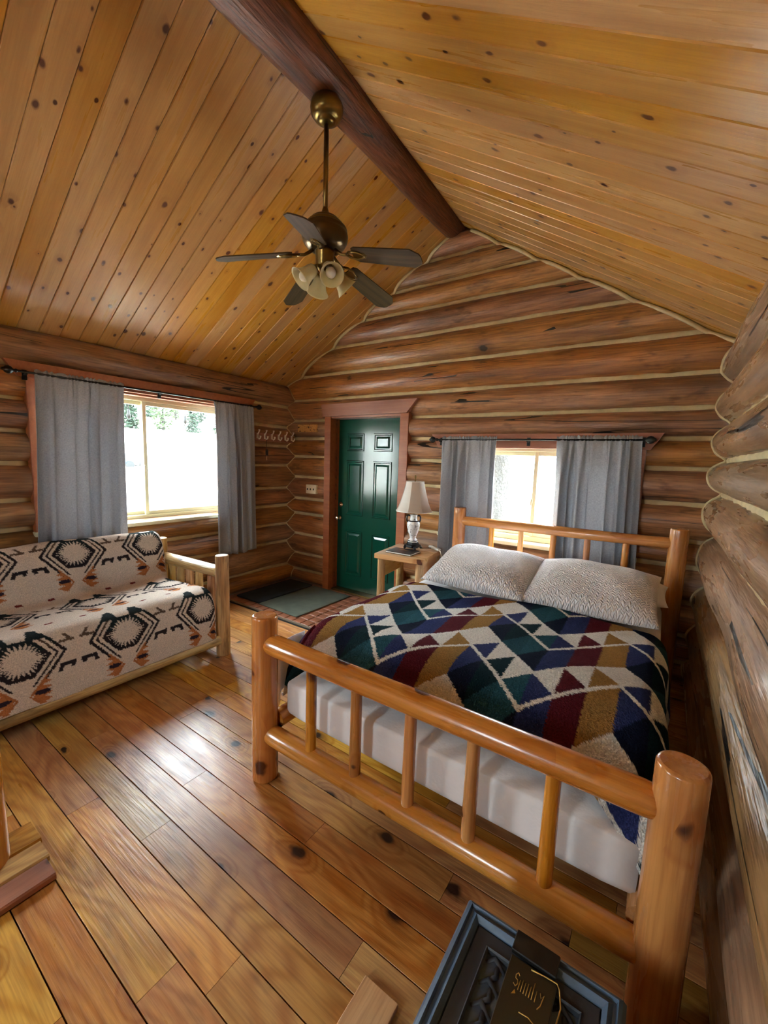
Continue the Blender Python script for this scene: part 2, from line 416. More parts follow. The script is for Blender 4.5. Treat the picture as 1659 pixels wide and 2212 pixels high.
def mat_glass():
    t = NT('window_glass'); tr = t.n('ShaderNodeBsdfTransparent'); tr.inputs[0].default_value = (0.93, 0.95, 0.94, 1)
    gl = t.n('ShaderNodeBsdfGlossy'); gl.inputs['Roughness'].default_value = 0.02
    fr = t.n('ShaderNodeLayerWeight'); fr.inputs[0].default_value = 0.5; mx = t.n('ShaderNodeMixShader')
    t.l(t.math('MULTIPLY_ADD', t.math('POWER', fr.outputs['Facing'], 5.0), 0.9, 0.04), mx.inputs[0]); t.l(tr.outputs[0], mx.inputs[1]); t.l(gl.outputs[0], mx.inputs[2]); t.l(mx.outputs[0], t.out.inputs[0]); return t.m
M['glass'] = mat_glass()
def mat_curtain():
    t = NT('grey_linen_curtain'); tc = t.n('ShaderNodeTexCoord').outputs['Object']
    wv = t.noise(t.vmath('MULTIPLY', tc, (1, 1, 0.15)), 420, 2); wh = t.noise(t.vmath('MULTIPLY', tc, (0.15, 0.15, 1)), 420, 2)
    w = t.math('ADD', wv, wh); c = t.mix(t.map(w, 0.7, 1.3, 0, 1), srgb(146, 146, 149), srgb(178, 178, 182))
    nb = t.bump(w, 0.25, 0.002)
    d = t.n('ShaderNodeBsdfDiffuse'); t.l(c, d.inputs[0]); t.l(nb, d.inputs['Normal']); tl = t.n('ShaderNodeBsdfTranslucent'); t.l(c, tl.inputs[0])
    mx = t.n('ShaderNodeMixShader'); mx.inputs[0].default_value = 0.2; t.l(d.outputs[0], mx.inputs[1]); t.l(tl.outputs[0], mx.inputs[2]); t.l(mx.outputs[0], t.out.inputs[0]); return t.m
M['curtain'] = mat_curtain()
def mat_shade(name, col, tr=0.35):
    t = NT(name); tc = t.n('ShaderNodeTexCoord').outputs['Object']
    c = t.mix(t.map(t.noise(tc, 200, 2), 0.3, 0.7, 0, 1), tuple(x*0.95 for x in col[:3])+(1,), col)
    d = t.n('ShaderNodeBsdfPrincipled'); t.l(c, d.inputs['Base Color']); d.inputs['Roughness'].default_value = 0.4; tl = t.n('ShaderNodeBsdfTranslucent'); t.l(c, tl.inputs[0])
    mx = t.n('ShaderNodeMixShader'); mx.inputs[0].default_value = tr; t.l(d.outputs[0], mx.inputs[1]); t.l(tl.outputs[0], mx.inputs[2]); t.l(mx.outputs[0], t.out.inputs[0]); return t.m
M['lampshade'] = mat_shade('cream_fabric_shade', srgb(232, 220, 206), 0.35)
M['fanglass'] = mat_shade('frosted_cream_glass', srgb(226, 212, 172), 0.4)
M['bulb'] = mat_shade('frosted_bulb', srgb(240, 228, 216), 0.3)
def mat_fleece(name, bs=420, b=0.9):
    t = NT(name); tc = t.n('ShaderNodeTexCoord').outputs['Object']
    at = t.n('ShaderNodeVertexColor'); at.layer_name = 'pattern'
    n1 = t.noise(tc, bs*0.35, 3, 0.7); v = t.voro(tc, bs*0.4).outputs['Distance']
    c = t.mix(t.map(n1, 0.3, 0.7, 0.0, 1.0), (0.70, 0.70, 0.70, 1), (1.22, 1.22, 1.22, 1)); c = t.mix(1.0, at.outputs[0], c, 'MULTIPLY')
    h = t.math('ADD', n1, t.math('MULTIPLY', v, 0.7)); nb = t.bump(h, b, 0.012)
    t.pbr(c, 0.95, 0, nb, 0.05); return t.m
M['fleece'] = mat_fleece('sherpa_fleece')
M['fleece2'] = mat_fleece('woven_fleece', 480, 0.7)
def mat_quilt():
    t = NT('quilted_cotton'); tc = t.n('ShaderNodeTexCoord').outputs['Object']
    s = t.n('ShaderNodeSeparateXYZ'); t.l(tc, s.inputs[0])
    nz = t.noise(tc, 14, 2)
    zig = t.math('ABSOLUTE', t.math('SUBTRACT', t.math('FRACT', t.math('MULTIPLY_ADD', nz, 1.4, t.math('MULTIPLY', s.outputs[0], 38.0))), 0.5))
    w = t.math('SINE', t.math('ADD', t.math('MULTIPLY', s.outputs[1], 310.0), t.math('MULTIPLY_ADD', zig, 11.0, t.math('MULTIPLY', nz, 9.0))))
    rib = t.math('SINE', t.math('MULTIPLY', s.outputs[1], 260.0))
    top = t.math('GREATER_THAN', s.outputs[1], 0.175)
    h = t.math('ADD', t.math('MULTIPLY', w, t.math('SUBTRACT', 1.0, top)), t.math('MULTIPLY', rib, top))
    h = t.math('ADD', t.math('MULTIPLY', h, 0.4), t.noise(tc, 45, 2))
    nb = t.bump(h, 1.0, 0.008)
    t.pbr(srgb(234, 224, 222), 0.85, 0, nb, 0.2, 0, 0.3); return t.m
M['quilt'] = mat_quilt()
def mat_vase():
    t = NT('painted_porcelain'); tc = t.n('ShaderNodeTexCoord').outputs['Object']
    n = t.noise(tc, 26, 5, 0.65, 1.2); m = t.map(n, 0.54, 0.6, 0, 1); n2 = t.noise(tc, 70, 3)
    c = t.mix(t.math('MULTIPLY', m, t.map(n2, 0.35, 0.6, 0.2, 1.0)), srgb(226, 224, 222), srgb(54, 58, 66)); t.pbr(c, 0.15, 0, None, 0.5, 0.3); return t.m
M['vase'] = mat_vase()
def mat_sign():
    t = NT('burnt_wood_sign'); tc = t.n('ShaderNodeTexCoord').outputs['Object']
    n = t.noise(tc, 34, 4, 0.7); c = t.mix(t.map(n, 0.55, 0.61, 0, 1), srgb(206, 158, 90), srgb(50, 32, 20)); t.pbr(c, 0.5); return t.m
M['sign'] = mat_sign()

# ------------------------------------------------------------------ the room shell
BZ = [0, .154, .366, .621, .887, 1.078, 1.348, 1.603, 1.823, 2.04, 2.283, 2.56, 2.845, 3.084, 3.296, 3.507, 3.70]
LZ = [0, .211, .517, .745, .983, 1.205, 1.481, 1.719, 1.955, 2.201, 2.47]
RZL = [0, .25, .53, .80, 1.15, 1.44, 1.67, 1.915, 2.165, 2.46]
OFFB, OFFL, OFFR = 0.072, 0.072, 0.085      # how far a log stands proud of the joints
def logoff(z0, z1, b): h = (z1-z0)/2-0.016; return max(.012, (h*h-b*b)/(2*b))
def lograd(z0, z1, b): return math.sqrt(((z1-z0)/2-0.016)**2 + logoff(z0, z1, b)**2)
def bulge(z, Z, off):
    for a, b in zip(Z[:-1], Z[1:]):
        if a <= z <= b:
            r = lograd(a, b, off); q = r*r-(z-(a+b)/2)**2
            return max(0.0, (math.sqrt(q) if q > 0 else 0) - logoff(a, b, off))
    return 0.0
def frame_fn(side):
    return {'back': lambda a, d, z: (a, d, z), 'left': lambda a, d, z: (-d, a, z), 'right': lambda a, d, z: (W+d, a, z), 'front': lambda a, d, z: (a, YB-d, z)}[side]
def wbox(mb, T, a0, a1, d0, d1, z0, z1, c=0.0):
    p = [T(a0, d0, z0), T(a1, d1, z1)]
    return mb.box(min(p[0][0], p[1][0]), max(p[0][0], p[1][0]), min(p[0][1], p[1][1]), max(p[0][1], p[1][1]), z0, z1, c)

def build_wall(name, side, Z, off, a0, a1, openings, mat, gable=False, fine=True):
    """openings: list of (a0,a1,z0,z1); the backing slab with its holes is the wall, logs and chinking are its pieces"""
    T = frame_fn(side); mb = MB(); ztop = 2.62
    cuts = sorted(set([a0-.1, a1+.1] + [v for o in openings for v in o[:2]]))
    for c0, c1 in zip(cuts[:-1], cuts[1:]):
        zs = [0.0]
        for o in openings:
            if o[0] <= c0+1e-6 and o[1] >= c1-1e-6: zs += [o[2], o[3]]
        zs.append(ztop if gable else 2.52); zs = sorted(zs)
        for q in range(0, len(zs)-1, 2):
            if zs[q+1]-zs[q] > 0.005: wbox(mb, T, c0, c1, 0.03, 0.22, zs[q], zs[q+1])
    if gable:
        y0, y1 = T(0, .03, 0)[1], T(0, .22, 0)[1]
        mb.prism([(a0-.1, ztop), (a1+.1, ztop), (RX, RZ+.12)], min(y0, y1), max(y0, y1), 'y')
    wall = tag(mb.build(name, M['backing']), kind='structure')
    for i, (z0, z1) in enumerate(zip(Z[:-1], Z[1:])):
        zc = (z0+z1)/2; r = lograd(z0, z1, off); lo_ = logoff(z0, z1, off); e0, e1 = a0, a1
        segs = [(e0, e1)]
        for o in openings:
            if o[2]-.02 < zc < o[3]+.02:
                ns = []
                for s0, s1 in segs:
                    if o[0] > s0+.02: ns.append((s0, min(s1, o[0])))
                    if o[1] < s1-.02: ns.append((max(s0, o[1]), s1))
                segs = [s for s in ns if s[1]-s[0] > .03]
        for s0, s1 in segs:
            L = s1-s0; seg = 26 if fine else 14
            rings = max(6, int(L*(18 if fine else 5)))
            V = log_verts(L, r*1.0, r*1.0, seg, rings, 0.026 if fine else 0.01, RNG)
            if gable and zc > 2.2:
                zz = V[..., 2]+zc
                lo = np.maximum(s0, np.where(zz > 2.40, (zz-2.47)/SL + 0.015, s0)); hi = np.minimum(s1, np.where(zz > 2.40, 4.25-(zz-2.49)/SR - 0.015, s1))
                mid = np.where(hi < lo, (hi+lo)/2, 0); hi = np.where(hi < lo, mid, hi); lo = np.where(hi < lo+1e-6, hi, lo)
                u = np.linspace(0, 1, V.shape[0])[:, None]; V[..., 0] = lo + (hi-lo)*u - s0
            o = tube_mesh('log', V, mat, wall)
            orient(o, T(s0, lo_, zc), T(s1, lo_, zc), wall)
        if i > 0:
            z = z0; segs = [(a0, a1)]
            if gable and z > 2.47: segs = [((z-2.47)/SL, 4.25-(z-2.49)/SR)]
            for o in openings:
                if o[2] < z < o[3]:
                    ns = []
                    for s0, s1 in segs:
                        if o[0] > s0: ns.append((s0, min(s1, o[0])))
                        if o[1] < s1: ns.append((max(s0, o[1]), s1))
                    segs = [s for s in ns if s[1]-s[0] > .03]
            for s0, s1 in segs:
                n = max(4, int((s1-s0)*(16 if fine else 3))); pts = []
                for k in range(n+1):
                    a = s0+(s1-s0)*k/n
                    pts.append(T(a, 0.030+RNG.uniform(-.003, .003), z+RNG.uniform(-.003, .003)))
                MB().tube(pts, [0.035*(1+RNG.uniform(-.12, .12)) for _ in pts], 8).build('chinking', M['chink'], wall)
    return wall
wall_back = build_wall('wall_back', 'back', BZ, OFFB, -.05, W+.05, [(.66, 1.76, 0, 2.12), (2.18, 3.845, .86, 1.84)], M['log'], gable=True)
wall_left = build_wall('wall_left', 'left', LZ, OFFL, YB-.05, .05, [(-2.65, -.87, .93, 2.17), (-6.05, -4.75, .90, 2.13)], M['log'])
wall_right = build_wall('wall_right', 'right', RZL, OFFR, YB-.05, .05, [], M['log_side'])
wall_front = build_wall('wall_front', 'front', BZ, OFFB, -.05, W+.05, [(2.20, 3.00, 1.00, 2.13)], M['log'], gable=True, fine=False)

# caulk lines where the walls meet each other and the ceiling
pts = []
for k in range(150):
    z = 0.02 + (2.46-.02)*k/149
    pts.append((bulge(z, LZ, OFFL)*.98+.002, -bulge(z, BZ, OFFB)*.98-.002, z))
MB().tube(pts, 0.007, 6).build('corner_caulk', M['chink'], wall_back)
pts = []
for k in range(150):
    z = 0.02 + (2.44-.02)*k/149
    pts.append((W-bulge(z, RZL, OFFR)*.98-.002, -bulge(z, BZ, OFFB)*.98-.002, z))
MB().tube(pts, 0.011, 6).build('corner_caulk', M['chink'], wall_back)
for sgn in (0, 1):
    pts = []
    for k in range(110):
        z = 2.46 + (3.66-2.46)*k/109
        x = (z-2.47)/SL if sgn == 0 else 4.25-(z-2.49)/SR
        pts.append((x + (.012 if sgn == 0 else -.012), -bulge(z, BZ, OFFB)*.9-.008, z-.012))
    MB().tube(pts, 0.016, 7).build('rake_caulk', M['chink'], wall_back)

# ceiling: backing sheets with a board for every strip
mb = MB()
for (xa, za), (xb, zb) in (((-.2, zl(-.2)), (RX, RZ)), ((RX, RZ), (W+.25, zr(W+.25)))):
    mb.prism([(xa, za+.022), (xb, zb+.022), (xb, zb+.10), (xa, za+.10)], YB-.25, .25, 'y')
ceiling = tag(mb.build('ceiling', M['ceilback']), kind='structure')
bw = 0.127; nb = int(-YB/bw)+1
random.seed(5)
for side in (0, 1):
    if side == 0: P0, P1 = Vector((-.10, 0, zl(-.10))), Vector((RX, 0, RZ))
    else: P0, P1 = Vector((W+.02, 0, zr(W+.02))), Vector((RX, 0, RZ))
    d = (P1-P0).normalized(); nrm = Vector((-d.z, 0, d.x)) if side == 0 else Vector((d.z, 0, -d.x))
    mesh = None
    for k in range(nb):
        y = 0.02-.005 - bw*(k+.5) - (0.0 if side == 0 else .03)
        if y < YB: break
        off = nrm*(.010)
        a = P0+off; b = P1+off; a.y = b.y = y
        o = plank('ceiling_board', a, b, bw-.0015, .02, M['ceil'], ceiling, up=nrm, c=.0045, mesh=mesh)
        mesh = o.data
# ridge log
V = []
xs = np.linspace(0, -YB+.1, 70); a = np.linspace(0, 2*PI, 28, endpoint=False)
V = np.zeros((70, 28, 3))
for i, s in enumerate(xs):
    q = min(1, s/1.85); cx = 2.15+(.09)*q; cz = 3.735-.065*q; r = .098+.042*q + .006*math.sin(s*3.1)
    if s > 1.85: r += .01*(s-1.85)
    V[i, :, 0] = s; rr = r*(1+.025*np.sin(3*a+s*1.3)+.015*np.sin(5*a-s*2.1))
    V[i, :, 1] = rr*np.cos(a) + (cx-2.2); V[i, :, 2] = rr*np.sin(a) + cz-3.7
o = tube_mesh('ridge_beam', V, M['beam'], ceiling)
o.matrix_local = Matrix(((0, 1, 0, 2.2), (-1, 0, 0, .04), (0, 0, 1, 3.7), (0, 0, 0, 1)))

# floor
floor = tag(MB().box(-.2, W+.2, YB-.2, .25, -.12, -.022).build('floor', M['under']), kind='structure')
pitch = .1295; y0 = -2.876; random.seed(21)
JO = {-2: [1.955, 3.004], -1: [2.338, 3.62], 2: [2.89], 0: [1.479, 3.3], 1: [.9, 2.2, 3.75], 3: [1.7, 3.45]}
for k in range(int((YB-y0)/pitch)-1, int((0.05-y0)/pitch)+1):
    ya = y0+pitch*k; yb = ya+pitch; ym = (ya+yb)/2
    x0 = 1.74 if yb > -1.0 else -.05
    js = JO.get(k)
    if js is None:
        js = []; x = x0+random.uniform(.5, 1.8)
        while x < W-.3: js.append(x); x += random.uniform(1.1, 2.3)
    xs_ = [x0]+[j for j in js if j > x0+.1]+[W+.05]
    for a_, b_ in zip(xs_[:-1], xs_[1:]):
        plank('floorboard', (a_+.0008, ym, -.011), (b_-.0008, ym, -.011), pitch-.0042, .022, M['floor'], floor, c=.0006)
# tiled patch by the door
mb = MB().box(-.05, 1.735, -1.0, .1, -.022, -.006); mb.build('tile_bed', M['grout'], floor)
tp = .109; tmesh = None
for i in range(16):
    for j in range(9):
        x = .0+tp*(i+.5); y = -.995+tp*(j+.5)
        if x > 1.70: continue
        if tmesh is None:
            o = MB().box(-tp/2+.005, tp/2-.005, -tp/2+.005, tp/2-.005, -.008, .0, .003).build('tile', M['tile'], floor, loc=(0, 0, 0)); tmesh = o.data; o.location = (x, y, 0)
        else:
            o = bpy.data.objects.new('tile', tmesh); link(o, floor); o.location = (x, y, 0)

# windows
def window(name, side, a0, a1, z0, z1, hdr, cas=(.09, .09), detail=True, mull=None, fd=.05):
    T = frame_fn(side); root = thing(name, None, None, T((a0+a1)/2, 0, z0), kind='structure')
    c0, c1 = cas
    m = MB(); wbox(m, T, a0-c0*.5, a0+.012, -.075, .20, z0-.02, z1+.03, .004); m.build('casing', M['trim'], root)
    m = MB(); wbox(m, T, a1-.012, a1+c1*.5, -.075, .20, z0-.02, z1+.03, .004); m.build('casing', M['trim'], root)
    y0_, y1_ = -.095, -.055
    # header board with slanted ends
    poly = [(hdr[0], hdr[3]), (hdr[1], hdr[3]), (hdr[1]-.075, hdr[2]), (hdr[0]+.075, hdr[2])]
    vs = [T(p, dd, q) for dd in (-.095, -.05) for p, q in poly]
    m = MB().add(vs, [(0, 1, 2, 3), (7, 6, 5, 4)] + [(i, (i+1) % 4, 4+(i+1) % 4, 4+i) for i in range(4)]); m.build('header', M['trim'], root)
    m = MB(); wbox(m, T, a0-.03, a1+.03, -.05, .20, z1-.012, hdr[3]-.02); m.build('head_jamb', M['trim'], root)
    m = MB(); wbox(m, T, a0-.06, a1+.06, -.085, .20, z0-.035, z0, .005); m.build('sill', M['vinyl'], root)
    fw = .045
    for nm, bb in (('frame', (a0, a0+fw, z0, z1)), ('frame', (a1-fw, a1, z0, z1)), ('frame', (a0+fw, a1-fw, z0, z0+fw)), ('frame', (a0+fw, a1-fw, z1-fw, z1))):
        m = MB(); wbox(m, T, bb[0], bb[1], fd, fd+.09, bb[2], bb[3], .004); m.build(nm, M['vinyl'], root)
    am = (a0+a1)/2 if mull is None else mull
    for (s0, s1, dd) in ((a0+fw, am+.02, fd+.045), (am-.02, a1-fw, fd+.012)):
        sw = .034; m = MB()
        wbox(m, T, s0, s0+sw, dd, dd+.03, z0+fw, z1-fw, .003); wbox(m, T, s1-sw, s1, dd, dd+.03, z0+fw, z1-fw, .003)
        wbox(m, T, s0+sw, s1-sw, dd, dd+.03, z0+fw, z0+fw+sw, .003); wbox(m, T, s0+sw, s1-sw, dd, dd+.03, z1-fw-sw, z1-fw, .003)
        sa = m.build('sash', M['vinyl'], root)
        m = MB(); wbox(m, T, s0+sw, s1-sw, dd+.012, dd+.016, z0+fw+sw, z1-fw-sw)
        ORG[sa.name] = org(root); m.build('pane', M['glass'], sa)
    if detail:
        m = MB(); zc = z0+(z1-z0)*.42; wbox(m, T, am-.026, am-.008, fd-.004, fd+.016, zc-.03, zc+.03, .003); m.build('latch', M['vinyl'], root)
    return root
window('window_1', 'left', -2.60, -.92, .96, 2.10, (-2.77, -.63, 2.105, 2.215), cas=(.10, .10))
window('window_2', 'back', 2.22, 3.80, .91, 1.755, (2.06, 3.945, 1.735, 1.858), cas=(.09, .085), mull=3.03)
window('window_3', 'left', -6.00, -4.80, .94, 2.09, (-6.15, -4.65, 2.09, 2.2))
window('window_4', 'front', 2.25, 2.95, 1.04, 2.09, (2.1, 3.1, 2.09, 2.2))

# door
door = thing('door_1', None, None, (1.20, 0, 0), kind='structure')
MB().box(.633, .728, -.075, .13, 0, 2.09, .004).build('casing', M['trim'], door)
MB().box(1.672, 1.777, -.075, .13, 0, 2.09, .004).build('casing', M['trim'], door)
MB().prism([(.605, 2.205), (1.885, 2.212), (1.765, 2.075), (.628, 2.068)], -.105, -.045, 'y').build('header', M['trim'], door)
MB().box(.70, 1.70, -.06, .20, 2.052, 2.14).build('head_jamb', M['trim'], door)
MB().box(.728, 1.672, -.02, .20, 0, .02, .004).build('threshold', M['brass'], door)
slab = MB().box(.715, 1.685, .085, .13, .02, 2.05, .003).build('door_slab', M['green'], door)
ORG[slab.name] = org(door)
def door_panel(x0, x1, z0, z1):
    m = MB(); yf = .085
    rects = [(0, yf-.001), (.006, yf-.009), (.016, yf-.009), (.024, yf+.0005), (.034, yf+.0005), (.058, yf-.008)]
    loops = []
    for ins, y in rects:
        loops.append([(x0+ins, y, z0+ins), (x1-ins, y, z0+ins), (x1-ins, y, z1-ins), (x0+ins, y, z1-ins)])
    vs = [p for l in loops for p in l]; fs = []
    for i in range(len(loops)-1):
        for k in range(4): fs.append((i*4+k, i*4+(k+1) % 4, (i+1)*4+(k+1) % 4, (i+1)*4+k))
    n = (len(loops)-1)*4; fs.append((n, n+1, n+2, n+3))
    m.add(vs, fs); m.build('door_panel', M['green'], slab)
for (z0, z1) in ((1.685, 1.885), (.93, 1.575), (.20, .745)):
    door_panel(.85, 1.105, z0, z1); door_panel(1.235, 1.49, z0, z1)
MB().lathe([(.001, .012), (.026, .012), (.028, .02), (.022, .03), (.012, .034), (.012, .048), (.024, .056), (.029, .07), (.026, .084), (.014, .09), (.001, .091)], (.775, .085, .885), 20, 'y').build('door_knob', M['chrome'], slab, loc=(.775, .085, .885)).scale = (1, -1, 1)
MB().lathe([(.001, .0), (.029, .0), (.029, .008), (.024, .016), (.013, .018), (.012, .024), (.001, .025)], (.78, .085, 1.045), 20, 'y').build('deadbolt', M['chrome'], slab, loc=(.78, .085, 1.045)).scale = (1, -1, 1)

# outside: ground, wooded hillside, porch lights, trees
gx = np.linspace(-140, 60, 60); gy = np.linspace(-90, 110, 60)
G = np.zeros((60, 60, 3)); G[..., 0] = gx[:, None]; G[..., 1] = gy[None, :]
dist = np.maximum(0, -G[..., 0]-6); G[..., 2] = -.45 + .055*dist + .0018*dist**2 + .4*np.sin(G[..., 1]*.07)*np.clip(dist/20, 0, 1)
ins = (np.abs(G[..., 0]-2) < 6) & (np.abs(G[..., 1]+3) < 7)
G[..., 2] = np.where(ins, -.45, G[..., 2])
tag(grid_mesh('ground', G, M['ground'], loc=(0, 0, 0)), kind='structure')
def hill(x): d = max(0, -x-6); return -.45+.055*d+.0018*d*d
def crown_mesh(h, r, conifer, rng, N=1100):
    u = rng.uniform(0, 1, N)**(1.3 if conifer else .8); a = rng.uniform(0, 2*PI, N)
    rad = r*((1-u)*(.55+.45*np.sin(u*40)**2) if conifer else np.sin(PI*np.clip(.05+.9*u, 0, 1))**.6)*np.sqrt(rng.uniform(.05, 1, N))
    c = np.stack([rad*np.cos(a), rad*np.sin(a), h*u], -1)
    return (c[:, None, :] + rng.normal(0, .17, (N, 3, 3))*np.array((1, 1, .6))).reshape(-1, 3)
trng = np.random.default_rng(4)
def tree(x, y, h, conifer, label, group=None):
    z = hill(x)-.2; t = thing('pine_tree' if conifer else 'leafy_tree', label, 'tree', (x, y, z), group=group)
    MB().tube([(x, y, z), (x, y, z+h*.5)], [.16, .08], 8).build('trunk', M['bark'], t)
    V = crown_mesh(h*.9, (1.05 if conifer else 1.3), conifer, trng) + np.array((x, y, z+h*.1))
    MB().add(V, [(i, i+1, i+2) for i in range(0, len(V), 3)]).build('crown', M['leaf_a'] if conifer else M['leaf_b'], t, fixn=False)
for k in range(14):
    back = k % 2; yy = 13.0 + (k//2)*3.3 + trng.uniform(-.2, .2) + back*3.6; xx = -40-back*10
    cn = k % 3 != 1
    tree(xx, yy, trng.uniform(4.4, 5.6)+back*3.0, cn, 'dark conifer on the hillside outside the window' if cn else 'pale leafy tree on the hillside outside the window', 'conifers on the hillside' if cn else 'leafy trees on the hillside')
big = thing('tree_trunk', 'rough bark trunk just outside the window behind the bed', 'tree', (2.03, 1.75, -.45))
V = log_verts(5.5, .30, .24, 28, 60, .05, np.random.default_rng(8)); o = tube_mesh('bark_trunk', V, M['bark'], big); orient(o, (2.03, 1.75, -.45), (1.98, 1.85, 5.0), big)
# porch string lights outside the sofa window
for (yy, lab) in ((-1.543, 'small dark bulb of porch string lights beyond the sliding sash'), (-.91, 'small dark bulb of porch string lights beyond the fixed pane')):
    t = thing('string_light', lab, 'porch light', (-.85, yy, 1.94), group='porch string lights')
    MB().lathe([(.004, .0), (.016, .01), (.021, .035), (.015, .058), (.013, .06), (.013, .10), (.004, .105)], (-.85, yy, 1.94), 12).build('bulb', M['rubber'], t)
    MB().tube([(-.85, yy, 2.04), (-.85, yy, 2.40)], .004, 6).build('cord', M['rubber'], t)
z = hill(-20)
car = thing('parked_cart', 'small dark utility cart out on the bright yard', 'cart', (-20, 7.2, z))
MB().prism([(6.6, z+.25), (7.8, z+.25), (7.8, z+.52), (7.5, z+.56), (7.3, z+.80), (6.9, z+.80), (6.7, z+.55), (6.6, z+.5)], -20.4, -19.6, 'x').build('body', M['carpaint'], car)
for yy in (6.85, 7.55):
    MB().lathe([(.2, -.06), (.2, .06)], (-19.58, yy, z+.2), 14, 'x').build('wheel', M['rubber'], car)

# ------------------------------------------------------------------ bed
bed = thing('log_bed', 'orange pine log bed frame with spindle headboard and footboard', 'bed', (3.277, -1.36, 0))
for (x, y, h, r) in ((2.463, -2.464, .845, .062), (4.093, -2.464, .845, .062), (2.468, -.25, 1.195, .056), (4.10, -.25, 1.195, .058)):
    rod('post', (x, y, 0), (x, y, h), r*1.02, r*.98, M['bedlog'], bed, wob=.006, seg=28, rings=16, endr=.012)
def rail(name, p0, p1, r, wob=.015, endr=.05):
    return rod(name, p0, p1, r, r*.94, M['bedlog'], bed, wob=wob, seg=24, rings=26, endr=endr)
rail('rail', (2.50, -2.464, .71), (4.05, -2.464, .712), .050)
rail('rail', (2.50, -2.464, .245), (4.05, -2.464, .26), .047)
rail('rail', (2.505, -.25, 1.075), (4.06, -.25, 1.085), .042)
rail('rail', (2.505, -.25, .30), (4.06, -.25, .30), .045)
for x in (2.775, 3.028, 3.285, 3.533, 3.79):
    rod('spindle', (x, -2.464, .27), (x, -2.464, .69), .025, .023, M['bedlog'], bed, wob=.012, seg=16, rings=8, endr=.01)
    rod('spindle', (x, -.25, .32), (x, -.25, 1.06), .025, .023, M['bedlog'], bed, wob=.012, seg=16, rings=8, endr=.01)
for x in (2.50, 4.055):
    rod('side_rail', (x, -2.42, .30), (x, -.29, .30), .045, .045, M['bedlog'], bed, wob=.012, seg=18, rings=12)

def rounded_box(x0, x1, y0, y1, z0, z1, r, n=7):
    """superellipse-cornered cushion block"""
    cx, cy, cz = (x0+x1)/2, (y0+y1)/2, (z0+z1)/2; hx, hy, hz = (x1-x0)/2, (y1-y0)/2, (z1-z0)/2
    import bmesh
    bm = bmesh.new(); bmesh.ops.create_cube(bm, size=2)
    bmesh.ops.subdivide_edges(bm, edges=bm.edges[:], cuts=n*2, use_grid_fill=True)
    for v in bm.verts:
        p = Vector((v.co.x*hx, v.co.y*hy, v.co.z*hz)); q = Vector((max(-hx+r, min(hx-r, p.x)), max(-hy+r, min(hy-r, p.y)), max(-hz+r, min(hz-r, p.z))))
        dlt = p-q
        if dlt.length > 1e-6: p = q + dlt.normalized()*r
        v.co = p + Vector((cx, cy, cz))
    m = MB(); bm.verts.index_update(); m.add([tuple(v.co) for v in bm.verts], [[v.index for v in f.verts] for f in bm.faces], True); bm.free(); return m
m = rounded_box(2.515, 4.04, -2.385, -.34, .305, .50, .035); bx = m.build('box_spring', M['sheet'])
tag(bx, 'white covered box spring showing behind the footboard spindles', 'box spring')
m = rounded_box(2.505, 4.05, -2.22, -.33, .50, .725, .10); mt = m.build('mattress', M['sheet'])
tag(mt, 'white sheeted mattress under the patterned blanket', 'mattress')

# bed blanket: one surface laid over the mattress, its pattern worked out along the cloth
def lin(c): return np.array(c[:3])
C_WHITE, C_BLUE, C_NAVY, C_DGREEN, C_TEAL, C_BURG, C_GOLD = [lin(srgb(*c)) for c in
    ((234, 228, 220), (52, 58, 104), (20, 26, 46), (18, 44, 50), (44, 88, 100), (92, 24, 34), (162, 120, 62))]
def bed_pattern(X, Y):
    per, T, half = .615, .485, .3075; slope = 1.04
    rg = np.random.default_rng(2)
    X = X + rg.normal(0, .0018, X.shape); Y = Y + rg.normal(0, .0022, Y.shape)
    xp = (X-3.303) % per
    zg = np.where(xp < half, -slope*xp, -slope*(per-xp))
    v = (-(Y - (-1.950) - zg)) % T          # distance below the zigzag line
    cw = per/6; ci = np.clip((xp//cw).astype(int), 0, 5); u = xp/cw-ci
    out = np.empty(X.shape+(3,)); out[:] = C_WHITE
    bandh = .262; inb = v < bandh
    tri = v < bandh*(1-u)                    # upper-left half of a parallelogram
    cols_ul = [C_BLUE, C_DGREEN*.9, C_TEAL, C_BLUE, C_BURG, C_GOLD]; cols_lr = [C_NAVY, C_TEAL*.75, C_NAVY, C_BLUE*.9, C_BURG, C_GOLD]
    tcol = [C_BLUE, C_DGREEN, C_TEAL*.85, C_BLUE*.9, C_BURG, C_GOLD]
    w = T-v                                   # height above the next line
    for c in range(6):
        s = (ci == c)
        out[s & inb & tri] = cols_ul[c]; out[s & inb & ~tri] = cols_lr[c]
        lim = .205*u if c < 3 else .205*(1-u)
        out[s & ~inb & (w < lim)] = tcol[c]
    out[(v < .013) | (v > T-.013)] = C_WHITE*1.02
    return out
def drape(s, half, r, drop):
    """arc-length s from centre -> (offset, fall)"""
    a = np.abs(s); f = half-r
    th = np.clip((a-f)/r, 0, PI/2); arc = r*PI/2
    x = np.where(a < f, a, f + r*np.sin(th)); z = np.where(a < f, 0, r*(1-np.cos(th)))
    ex = np.maximum(0, a-f-arc); z = z+ex; x = x + ex*.10
    return np.sign(s)*x, z
nu, nv = 420, 330
s = np.linspace(-1.10, 1.06, nu)[:, None]*np.ones((1, nv)); tt = (1.19 + .20*np.clip((s-.55)/.3, 0, 1)**2*(3-2*np.clip((s-.55)/.3, 0, 1)))*np.linspace(0, 1, nv)[None, :]
cxm = 3.277
dx, fx = drape(s, .802, .10, .3)
edge = -1.215 + .02*np.sin(s*5.0)
L0, RF = .865, .28
t2 = np.maximum(0, tt-L0); th = np.clip(t2/RF, 0, PI/2); ex = np.maximum(0, t2-RF*PI/2)
